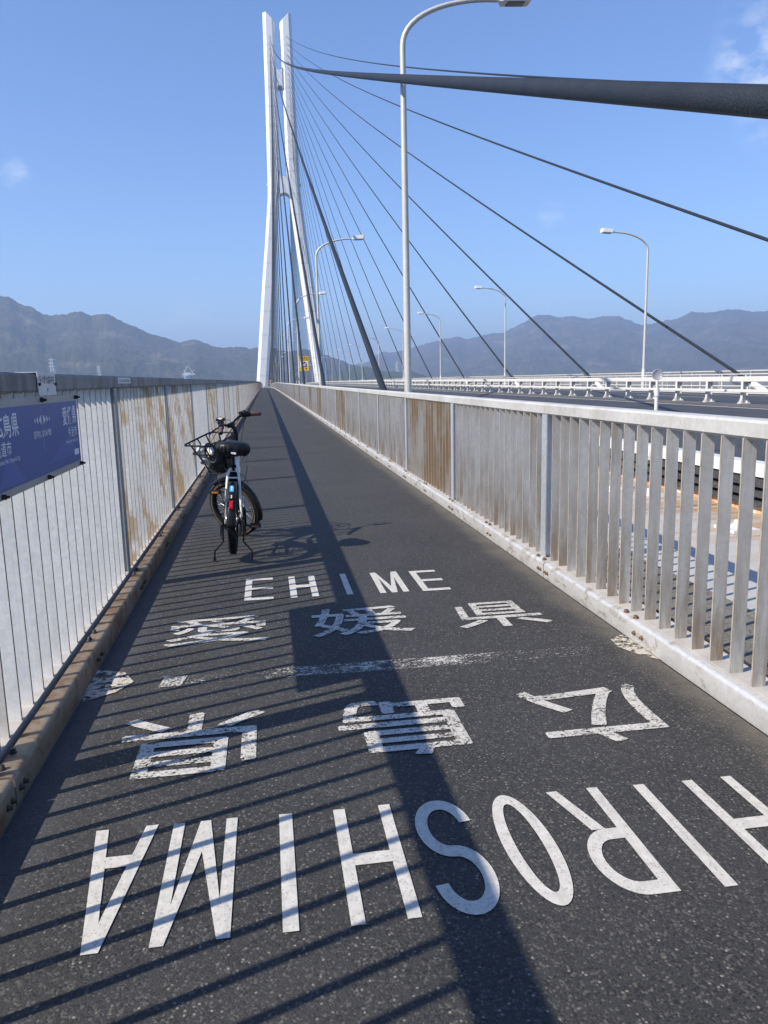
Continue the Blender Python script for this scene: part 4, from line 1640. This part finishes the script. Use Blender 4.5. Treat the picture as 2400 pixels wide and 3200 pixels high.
g = bar[3] + Vector((0.0, 0.02, 0.0))
mb = MB()
mb.obox(g + Vector((0.01, -0.005, 0.045)), Vector((0.034, 0, 0.0)), Vector((0, 0.024, 0.012)), Vector((0, -0.005, 0.010)))
mb.tube([g + Vector((0.01, 0, 0.0)), g + Vector((0.01, 0, 0.04))], 0.014, 8)
mb.mi = 1
mb.obox(g + Vector((0.005, -0.0085, 0.057)), Vector((0.018, 0, 0)), Vector((0, 0.015, 0.0075)), Vector((0, -0.0003, 0.0006)))
mb.mi = 2
mb.obox(g + Vector((0.034, -0.0085, 0.057)), Vector((0.007, 0, 0)), Vector((0, 0.010, 0.005)), Vector((0, -0.0003, 0.0006)))
mb.xf(STEER)
obj('display', mb, [M['black'], M['frost'], M['orange_lens']], hb)
g = bar[9]
mb = MB()
mb.lathe([(0.0, 0.034), (0.012, 0.032), (0.020, 0.024), (0.023, 0.010), (0.023, 0.0)], g + Vector((-0.02, 0.0, 0.012)), (0, 0, 1), 16)
mb.xf(STEER)
obj('bell', mb, M['black'], hb)
# cables drooping from the bar
mb = MB()
for (a, b, sag_, fx) in ((bar[2], axis_pt(0.70) + Vector((-0.05, 0.05, 0)), 0.16, -0.10), (bar[9], axis_pt(0.68) + Vector((0.05, 0.03, 0)), 0.14, 0.13), (bar[9], axis_pt(0.72) + Vector((-0.03, 0.06, 0)), 0.12, 0.02), (bar[2], BC + Vector((0.10, 0.08, 0.02)), 0.0, 0.0)):
    pts = []
    for i in range(13):
        t = i / 12
        p = a.lerp(b, t) + Vector((fx * math.sin(math.pi * t), 0.11 * math.sin(math.pi * t), 0.04 * math.sin(math.pi * t) - sag_ * 0.2 * math.sin(math.pi * t)))
        pts.append(p)
    mb.tube(pts, 0.0028, 6)
mb.xf(STEER)
obj('control_cables', mb, M['black_matt'], hb)
mb = MB()                                   # cables along the frame to the rear
mb.tube([axis_pt(0.78) + Vector((0.05, 0.0, 0.0)), Vector((0.095, 0.62, 0.86)), Vector((0.105, 0.48, 0.72)), Vector((0.075, 0.36, 0.60)), Vector((0.05, 0.22, 0.46)), RA + Vector((0.085, 0.03, 0.08)), RA + Vector((0.08, 0, 0.01))], 0.003, 6)
mb.tube([Vector((0.06, 0.16, 0.73)), Vector((0.10, 0.10, 0.70)), Vector((0.125, 0.08, 0.66)), Vector((0.12, 0.06, 0.60))], 0.0028, 6)
obj('brake_cable', mb, M['black_matt'], bike)
# basket
mb = MB()
BK = axis_pt(0.69) + Vector((0, 0.075, 0))
lev = [(0.00, 0.120, 0.02, 0.205), (0.105, 0.145, 0.005, 0.245), (0.205, 0.172, -0.005, 0.290), (0.300, 0.198, -0.015, 0.340)]
TILT = Matrix.Translation(BK) @ Matrix.Rotation(R_(6), 4, 'X') @ Matrix.Translation(-BK)


def bk_ring(zz, hw, y0, y1, dipf=0.0):
    r_ = 0.045
    pts = []
    for (cx_, cy_, a0) in ((hw - r_, y1 - r_, 0), (-(hw - r_), y1 - r_, 90), (-(hw - r_), y0 + r_, 180), (hw - r_, y0 + r_, 270)):
        for i in range(5):
            a = R_(a0 + 90 * i / 4)
            yy = cy_ + r_ * math.sin(a)
            pts.append(BK + Vector((cx_ + r_ * math.cos(a), yy, zz - dipf * max(0, (yy - 0.2)))))
    return pts


for (zz, hw, y0, y1), rad in zip(lev, (0.0065, 0.008, 0.008, 0.0090)):
    mb.tube(bk_ring(zz, hw, y0, y1), rad, 8, closed=True)
bot, top_ = lev[0], lev[-1]
for fx in (-0.62, 0.0, 0.62):            # front and back uprights
    for side_ in (2, 3):
        mb.tube([BK + Vector((fx * l[1], l[side_], l[0])) for l in lev], 0.0070, 6)
for fy in (0.25, 0.72):                 # side uprights
    for s_ in (-1, 1):
        mb.tube([BK + Vector((s_ * l[1], l[2] + (l[3] - l[2]) * fy, l[0])) for l in lev], 0.0070, 6)
for fx in (-0.66, -0.33, 0, 0.33, 0.66):
    mb.tube([BK + Vector((fx * bot[1], bot[2], 0)), BK + Vector((fx * bot[1], bot[3], 0))], 0.004, 6)
mb.tube([BK + Vector((0, -0.06, 0.12)), BK + Vector((0, 0.02, 0.12))], 0.012, 8)
mb.obox(BK + Vector((0, 0.0, 0.10)), Vector((0.05, 0, 0)), Vector((0, 0.006, 0)), Vector((0, 0, 0.07)))
for s_ in (-1, 1):
    mb.tube([BK + Vector((s_ * 0.10, 0.12, -0.004)), FA + Vector((s_ * 0.075, 0.01, 0.06)), FA + Vector((s_ * 0.062, 0, 0.0))], 0.004, 6)
mb.xf(STEER @ TILT)
obj('basket', mb, M['black'], bike)
# cranks and pedals
mb = MB()
dR = Vector((0, 0.04, -0.160))
mb.tube([BB + Vector((-0.075, 0, 0)), BB + Vector((0.08, 0, 0))], 0.018, 12)
for s_, dv in ((1, dR), (-1, -dR)):
    mb.tube([BB + Vector((s_ * 0.078, 0, 0)), BB + Vector((s_ * 0.088, 0, 0)) + dv], [0.013, 0.011], 10)
mb.lathe([(0.030, -0.002), (0.088, -0.002), (0.092, 0), (0.088, 0.002), (0.030, 0.002)], BB + Vector((0.058, 0, 0)), (1, 0, 0), 40, True)
crank = obj('crank', mb, M['black'], bike)
for s_, dv in ((1, dR), (-1, -dR)):
    pc = BB + Vector((s_ * 0.172, 0, 0)) + dv
    mb = MB()
    mb.obox(pc + Vector((0, -0.038, 0)), Vector((0.052, 0, 0)), Vector((0, 0.007, 0)), Vector((0, 0, 0.013)))
    mb.obox(pc + Vector((0, 0.038, 0)), Vector((0.052, 0, 0)), Vector((0, 0.007, 0)), Vector((0, 0, 0.013)))
    for q in (-0.046, 0, 0.046):
        mb.obox(pc + Vector((q, 0, 0)), Vector((0.006, 0, 0)), Vector((0, 0.033, 0)), Vector((0, 0, 0.009)))
    mb.tube([pc - Vector((s_ * 0.085, 0, 0)), pc + Vector((s_ * 0.05, 0, 0))], 0.008, 8)
    mb.mi = 1
    mb.obox(pc + Vector((0, -0.0455, 0)), Vector((0.030, 0, 0)), Vector((0, 0.0012, 0)), Vector((0, 0, 0.007)))
    obj('pedal', mb, [M['black_matt'], M['orange_lens']], crank)
mb = MB()                                   # sprocket, derailleur, chain
mb.lathe([(0.016, -0.006), (0.038, -0.005), (0.038, 0.0), (0.032, 0.002), (0.032, 0.007), (0.016, 0.010)], RA + Vector((0.048, 0, 0)), (1, 0, 0), 26)
mb.tube([RA + Vector((0.052, 0.0, 0.036)), BB + Vector((0.058, 0, 0.09))], 0.0045, 6)
mb.tube([RA + Vector((0.056, 0.02, -0.12)), BB + Vector((0.058, 0, -0.09))], 0.0045, 6)
mb.obox(RA + Vector((0.062, 0.012, -0.075)), Vector((0.010, 0, 0)), Vector((0, 0.014, 0)), Vector((0, 0.01, 0.06)))
mb.obox(RA + Vector((0.078, -0.01, -0.02)), Vector((0.014, 0, 0)), Vector((0, 0.02, 0)), Vector((0, 0, 0.022)))
obj('chain_drive', mb, M['black_matt'], bike)
mb = MB()                                   # rear drum brake on the left
mb.lathe([(0.0, 0.014), (0.034, 0.012), (0.040, 0.0), (0.036, -0.016), (0.0, -0.018)], RA + Vector((-0.052, 0, 0)), (-1, 0, 0), 24)
obj('drum_brake', mb, M['alu'], bike)
mb = MB()                                   # double stand carrying the rear wheel
for s_ in (-1, 1):
    mb.tube([RA + Vector((s_ * 0.084, 0, 0.0)), RA + Vector((s_ * 0.086, -0.006, -0.10)), Vector((s_ * 0.084, -0.012, 0.165)), Vector((s_ * 0.155, -0.014, 0.085)), Vector((s_ * 0.157, -0.012, 0.012 - s_ * 0.006))], [0.008, 0.008, 0.0075, 0.0075, 0.007], 8)
    mb.obox(RA + Vector((s_ * 0.088, 0.0, -0.02)), Vector((0.004, 0, 0)), Vector((0, 0.02, 0)), Vector((0, 0, 0.05)))
    mb.tube([RA + Vector((s_ * 0.100, -0.01, -0.04)), RA + Vector((s_ * 0.104, -0.015, -0.13))], 0.007, 8)
    mb.tube([RA + Vector((s_ * 0.104, -0.015, -0.13)), RA + Vector((s_ * 0.094, -0.03, -0.17))], 0.004, 6)
    mb.obox(Vector((s_ * 0.157, -0.014, 0.006 - s_ * 0.006)), Vector((0.014, 0, 0)), Vector((0, 0.022, 0)), Vector((0, 0, 0.006)))
obj('stand', mb, M['black'], bike)
mb = MB()                                   # front wheel reflector
mb.obox(FA + Vector((-0.018, -0.16, 0.07)), Vector((0.006, 0, 0)), Vector((0, 0.012, 0.006)), Vector((0, 0.012, -0.055)))
mb.xf(STEER)
obj('wheel_reflector', mb, M['frost'], bike)

# ------------------------------------------------------------------ things carried in the basket
BIKE_M = Matrix.Translation(bike.location) @ bike.rotation_euler.to_matrix().to_4x4()
IN_BK = BIKE_M @ STEER @ TILT


def lump(mb, c, r, seed, amp=0.25, n=18):
    vs, fs = [], []
    for j in range(n + 1):
        th_ = math.pi * j / n
        for i in range(2 * n):
            ph_ = math.pi * i / n
            d_ = Vector((math.sin(th_) * math.cos(ph_), math.sin(th_) * math.sin(ph_), math.cos(th_)))
            k_ = 1 + amp * noise.noise(d_ * 1.7 + Vector((seed, 0, 0))) + amp * 0.45 * noise.noise(d_ * 4.1 + Vector((0, seed, 0)))
            vs.append(Vector(c) + Vector((d_.x * r[0], d_.y * r[1], d_.z * r[2])) * k_)
    for j in range(n):
        for i in range(2 * n):
            i2 = (i + 1) % (2 * n)
            fs.append((j * 2 * n + i, j * 2 * n + i2, (j + 1) * 2 * n + i2, (j + 1) * 2 * n + i))
    old = mb.smooth
    mb.smooth = True
    mb.add(vs, fs)
    mb.smooth = old


mb = MB()
lump(mb, BK + Vector((-0.035, 0.165, 0.115)), (0.10, 0.12, 0.115), 3.1)
lump(mb, BK + Vector((-0.06, 0.24, 0.20)), (0.065, 0.055, 0.06), 7.7, 0.35)
mb.xf(IN_BK)
obj('tote_bag', mb, M['bag_light'], label='crumpled light canvas bag lying in the bicycle basket', cat='bag')
mb = MB()
lump(mb, BK + Vector((-0.055, 0.085, 0.105)), (0.085, 0.075, 0.105), 12.4, 0.3)
lump(mb, BK + Vector((0.055, 0.10, 0.13)), (0.075, 0.10, 0.13), 21.0, 0.3)
mb.tube([BK + Vector((-0.12, 0.06 + 0.05 * math.cos(a / 10), 0.10 + 0.07 * math.sin(a / 10 * 2 * math.pi / 2))) for a in range(0, 22)], 0.006, 6)
mb.xf(IN_BK)
obj('shoulder_bag', mb, M['bag_dark'], label='black nylon bag bunched in the bicycle basket beside the canvas bag', cat='bag')
mb = MB()
cc = BK + Vector((-0.19, 0.02, 0.235))
for k_ in range(2):
    mb.tube([cc + Vector((-0.012 * k_, 0.068 * math.cos(2 * math.pi * i / 28) - 0.01 * k_, 0.092 * math.sin(2 * math.pi * i / 28))) for i in range(28)], 0.009, 8, closed=True)
mb.tube([cc + Vector((0, 0.02, -0.085)), cc + Vector((-0.01, 0.05, -0.15))], 0.016, 10)
mb.xf(IN_BK)
obj('cable_lock', mb, M['bag_dark'], label='coiled dark cable lock hanging at the rim of the bicycle basket', cat='lock')


# ------------------------------------------------------------------ sea, hills
mb = MB()
mb.add([(-7800, -7800, -46), (7800, -7800, -46), (7800, 7800, -46), (-7800, 7800, -46)], [(0, 1, 2, 3)])
obj('sea', mb, M['sea'], kind='structure')

RIDGE_A = [(-60, 4.6), (-45, 5.6), (-32, 6.4), (-24, 6.3), (-17.12, 5.89), (-16.64, 5.83), (-15.99, 5.45), (-15.23, 5.2), (-14.66, 4.79), (-14.17, 4.69), (-13.24, 4.77), (-12.82, 4.89), (-12.4, 4.95), (-11.99, 4.87), (-11.58, 4.71), (-11.15, 4.79), (-10.73, 4.81), (-10.2, 4.67), (-9.69, 4.34), (-9.06, 4.1), (-8.43, 3.76), (-7.79, 3.47), (-7.14, 3.28), (-6.27, 2.99), (-5.82, 2.89), (-5.25, 3.03), (-4.79, 3.03), (-4.23, 2.83), (-3.56, 2.56), (-2.76, 2.47), (-2.18, 2.46), (-1.48, 2.51), (-0.9, 2.37), (-0.37, 2.41), (0.88, 2.38), (1.1, 2.22), (2.38, 2.18), (2.77, 2.27), (3.0, 2.28), (3.45, 2.16), (4.43, 1.8), (5.36, 1.53), (6.03, 1.23), (6.79, 1.0), (7.55, 0.73), (8.23, 0.55), (9.77, 0.1), (12, -0.3)]
RIDGE_B = [(2, 0.2), (5, 0.7), (7.57, 1.24), (8.09, 1.65), (8.78, 1.96), (9.29, 1.91), (9.75, 1.93), (11.35, 2.33), (12.95, 2.72), (14.18, 2.95), (14.88, 2.72), (15.4, 2.83), (16.45, 3.05), (17.49, 3.11), (18.17, 3.43), (18.86, 3.74), (19.87, 4.26), (20.55, 4.27), (21.56, 4.03), (22.39, 4.11), (23.55, 3.85), (24.21, 3.99), (25.34, 4.02), (26.16, 3.68), (26.97, 3.27), (27.76, 3.35), (28.54, 3.53), (29.46, 3.64), (30.21, 4.04), (31.12, 3.93), (31.86, 3.95), (32.6, 4.07), (33.18, 4.03), (33.92, 3.84), (34.9, 3.83), (40, 4.4), (47, 4.0), (58, 4.6), (66, 3.9)]
RIDGE_C = [(4.5, 0.2), (6.2, 0.9), (7.6, 1.02), (8.66, 0.65), (10.79, 0.51), (11.68, 0.23), (12.92, -0.24), (15, -0.7)]


def hills(name, ridge, R0, step, r_in, seed, mat, nr=56, rough=4.0):
    mb = MB()
    a0, a1 = ridge[0][0], ridge[-1][0]
    n = int((a1 - a0) / step)
    vs, fs = [], []
    rel = [r_in + (1.0 - r_in) * (j / (nr * 0.72)) if j <= nr * 0.72 else 1.0 + 0.35 * (j - nr * 0.72) / (nr * 0.28) for j in range(nr + 1)]
    for i in range(n + 1):
        az = a0 + (a1 - a0) * i / n
        e = lerp_tab(ridge, az)
        H = H_CAM + R0 * math.tan(R_(e))
        for j, q in enumerate(rel):
            r = R0 * q
            x, y = r * math.sin(R_(az)), r * math.cos(R_(az))
            if q <= 1:
                t = (q - r_in) / (1 - r_in)
                s_ = t ** 1.12
                amp = 4 * t * (1 - t)
            else:
                t = (q - 1) / 0.35
                s_ = 1 - t * 1.05
                amp = 0.3 * t
            p = Vector((x, y, seed * 100.0))
            spur = noise.fractal(p * 0.0032, 0.9, 2.1, 5) * 0.5
            spur -= abs(noise.noise(p * 0.0045)) * 0.45
            z = -46 + (H + 46) * s_ + amp * (H + 46) * 0.22 * spur
            z += rough * (noise.noise(p * 0.055) * 0.55 + noise.noise(p * 0.16) * 0.45) * min(1, s_ * 3 + 0.1)
            vs.append((x, y, z))
    m = nr + 1
    for i in range(n):
        for j in range(nr):
            fs.append((i * m + j, (i + 1) * m + j, (i + 1) * m + j + 1, i * m + j + 1))
    mb.smooth = True
    mb.add(vs, fs)
    return obj(name, mb, mat, kind='structure', recalc=False)


hills('hills', RIDGE_A, 2700, 0.10, 0.55, 1.0, M['hill_near'], 64, 7.0)
hills('hills_far', RIDGE_B, 4600, 0.10, 0.50, 5.0, M['hill_far'], 64, 9.0)
hills('hills_low', RIDGE_C, 1900, 0.09, 0.72, 9.0, M['hill_low'], 30, 5.0)


def pylon(az, dist, zb, zt, label):
    x, y = dist * math.sin(R_(az)), dist * math.cos(R_(az))
    root = empty('pylon', (x, y, zb), label, 'pylon', 'power pylons on the hills')
    h = zt - zb
    mb = MB()
    w0, w1 = h * 0.11, h * 0.02
    cor = [(-1, -1), (1, -1), (1, 1), (-1, 1)]
    for (sx, sy) in cor:
        mb.tube([(sx * w0, sy * w0, 0), (sx * w1, sy * w1, h)], h * 0.011, 5)
    for i in range(8):
        za, zb2 = h * i / 8, h * (i + 1) / 8
        wa, wb = w0 + (w1 - w0) * i / 8, w0 + (w1 - w0) * (i + 1) / 8
        for q in range(4):
            p, p2 = cor[q], cor[(q + 1) % 4]
            mb.tube([(p[0] * wa, p[1] * wa, za), (p2[0] * wb, p2[1] * wb, zb2)], h * 0.006, 4)
            mb.tube([(p2[0] * wa, p2[1] * wa, za), (p[0] * wb, p[1] * wb, zb2)], h * 0.006, 4)
    obj('lattice', mb, M['pylon'], root)
    mb = MB()
    for q in (0.70, 0.82, 0.94):
        mb.tube([(-h * 0.13, 0, h * q), (h * 0.13, 0, h * q)], h * 0.012, 5)
        mb.tube([(-h * 0.13, 0, h * q), (0, 0, h * (q + 0.05)), (h * 0.13, 0, h * q)], h * 0.006, 4)
    obj('cross_arms', mb, M['pylon'], root)


D2 = 1450.0
pylon(-14.38, D2, 1.5 + D2 * math.tan(R_(0.1)), 1.5 + D2 * math.tan(R_(1.85)), 'pale lattice pylon on the hillside above the pale rail plate')
pylon(-11.41, D2, 1.5 + D2 * math.tan(R_(0.1)), 1.5 + D2 * math.tan(R_(1.30)), 'bright lattice pylon on the hillside above the blank stretch of rail')
pylon(9.73, 2150.0, 1.5 + 2150 * math.tan(R_(0.2)), 1.5 + 2150 * math.tan(R_(1.25)), 'faint lattice pylon before the right-hand hills beside the nearest lamp post')

wx, wy = 1380 * math.sin(R_(-5.35)), 1380 * math.cos(R_(-5.35))
wb_ = empty('white_building', (wx, wy, 1.5 + 1380 * math.tan(R_(0.1))), 'small white building with a thin arch over its roof at the foot of the hill', 'building')
mb = MB()
mb.box(-9, 2, -4, 5, 0, 15.5)
mb.box(-9.5, 9.5, -5, 6, 11.0, 13.2)
mb.box(-8, -1, -6, -4, 9.5, 12.2)
mb.box(-11.5, -10.3, -4, -2, 8.5, 13.5)
mb.box(6.8, 9.5, -6, -4, 11.6, 14.2)
for s_ in (-6, 5):
    mb.tube([(s_, 0, 0), (s_, 0, 11)], 0.7, 8)
obj('wall', mb, M['white_steel'], wb_)
mb = MB()
mb.tube([(-8 + 13.2 * i / 16, 0, 13.5 + 12.5 * math.sin(math.pi * i / 16) ** 0.8) for i in range(17)], 0.42, 8)
mb.tube([(-10, 0, 20), (-6, 0, 16)], 0.38, 6)
mb.tube([(5, 0, 15), (8.5, 0, 20)], 0.38, 6)
obj('arch', mb, M['white_steel'], wb_)

# ------------------------------------------------------------------ grit swept against the kerbs
random.seed(11)
mb = MB()
for i in range(900):
    y = 1.2 + 20 * random.random() ** 2
    if random.random() < 0.55:
        x = 1.985 - abs(random.gauss(0, 0.07))
    else:
        x = -0.945 + abs(random.gauss(0, 0.06))
    r = random.uniform(0.0015, 0.0042)
    c_ = Vector((x, y, r * 0.6))
    a_ = random.random() * 6.28
    e1 = Vector((math.cos(a_), math.sin(a_), 0.2)) * r
    e2 = Vector((-math.sin(a_), math.cos(a_), 0.1)) * r * random.uniform(0.6, 1.0)
    e3 = Vector((0, 0, r * 0.7))
    mb.add([c_ + e1, c_ + e2, c_ - e1, c_ - e2, c_ + e3, c_ - e3], [(0, 1, 4), (1, 2, 4), (2, 3, 4), (3, 0, 4), (1, 0, 5), (2, 1, 5), (3, 2, 5), (0, 3, 5)])
obj('grit', mb, M['grit'], kind='stuff')

# ------------------------------------------------------------------ haze
mb = MB()
mb.box(-8000, 8000, -8000, 8000, -47, 400)
hz = obj('haze', mb, [], kind='stuff')
hm = bpy.data.materials.new('haze')
hm.use_nodes = True
ht = hm.node_tree
for n in list(ht.nodes):
    ht.nodes.remove(n)
ho = ht.nodes.new('ShaderNodeOutputMaterial')
pv = ht.nodes.new('ShaderNodeVolumePrincipled')
pv.inputs['Color'].default_value = (0.50, 0.68, 1.0, 1)
pv.inputs['Density'].default_value = 0.00028
pv.inputs['Anisotropy'].default_value = 0.1
ht.links.new(pv.outputs[0], ho.inputs['Volume'])
hz.data.materials.append(hm)
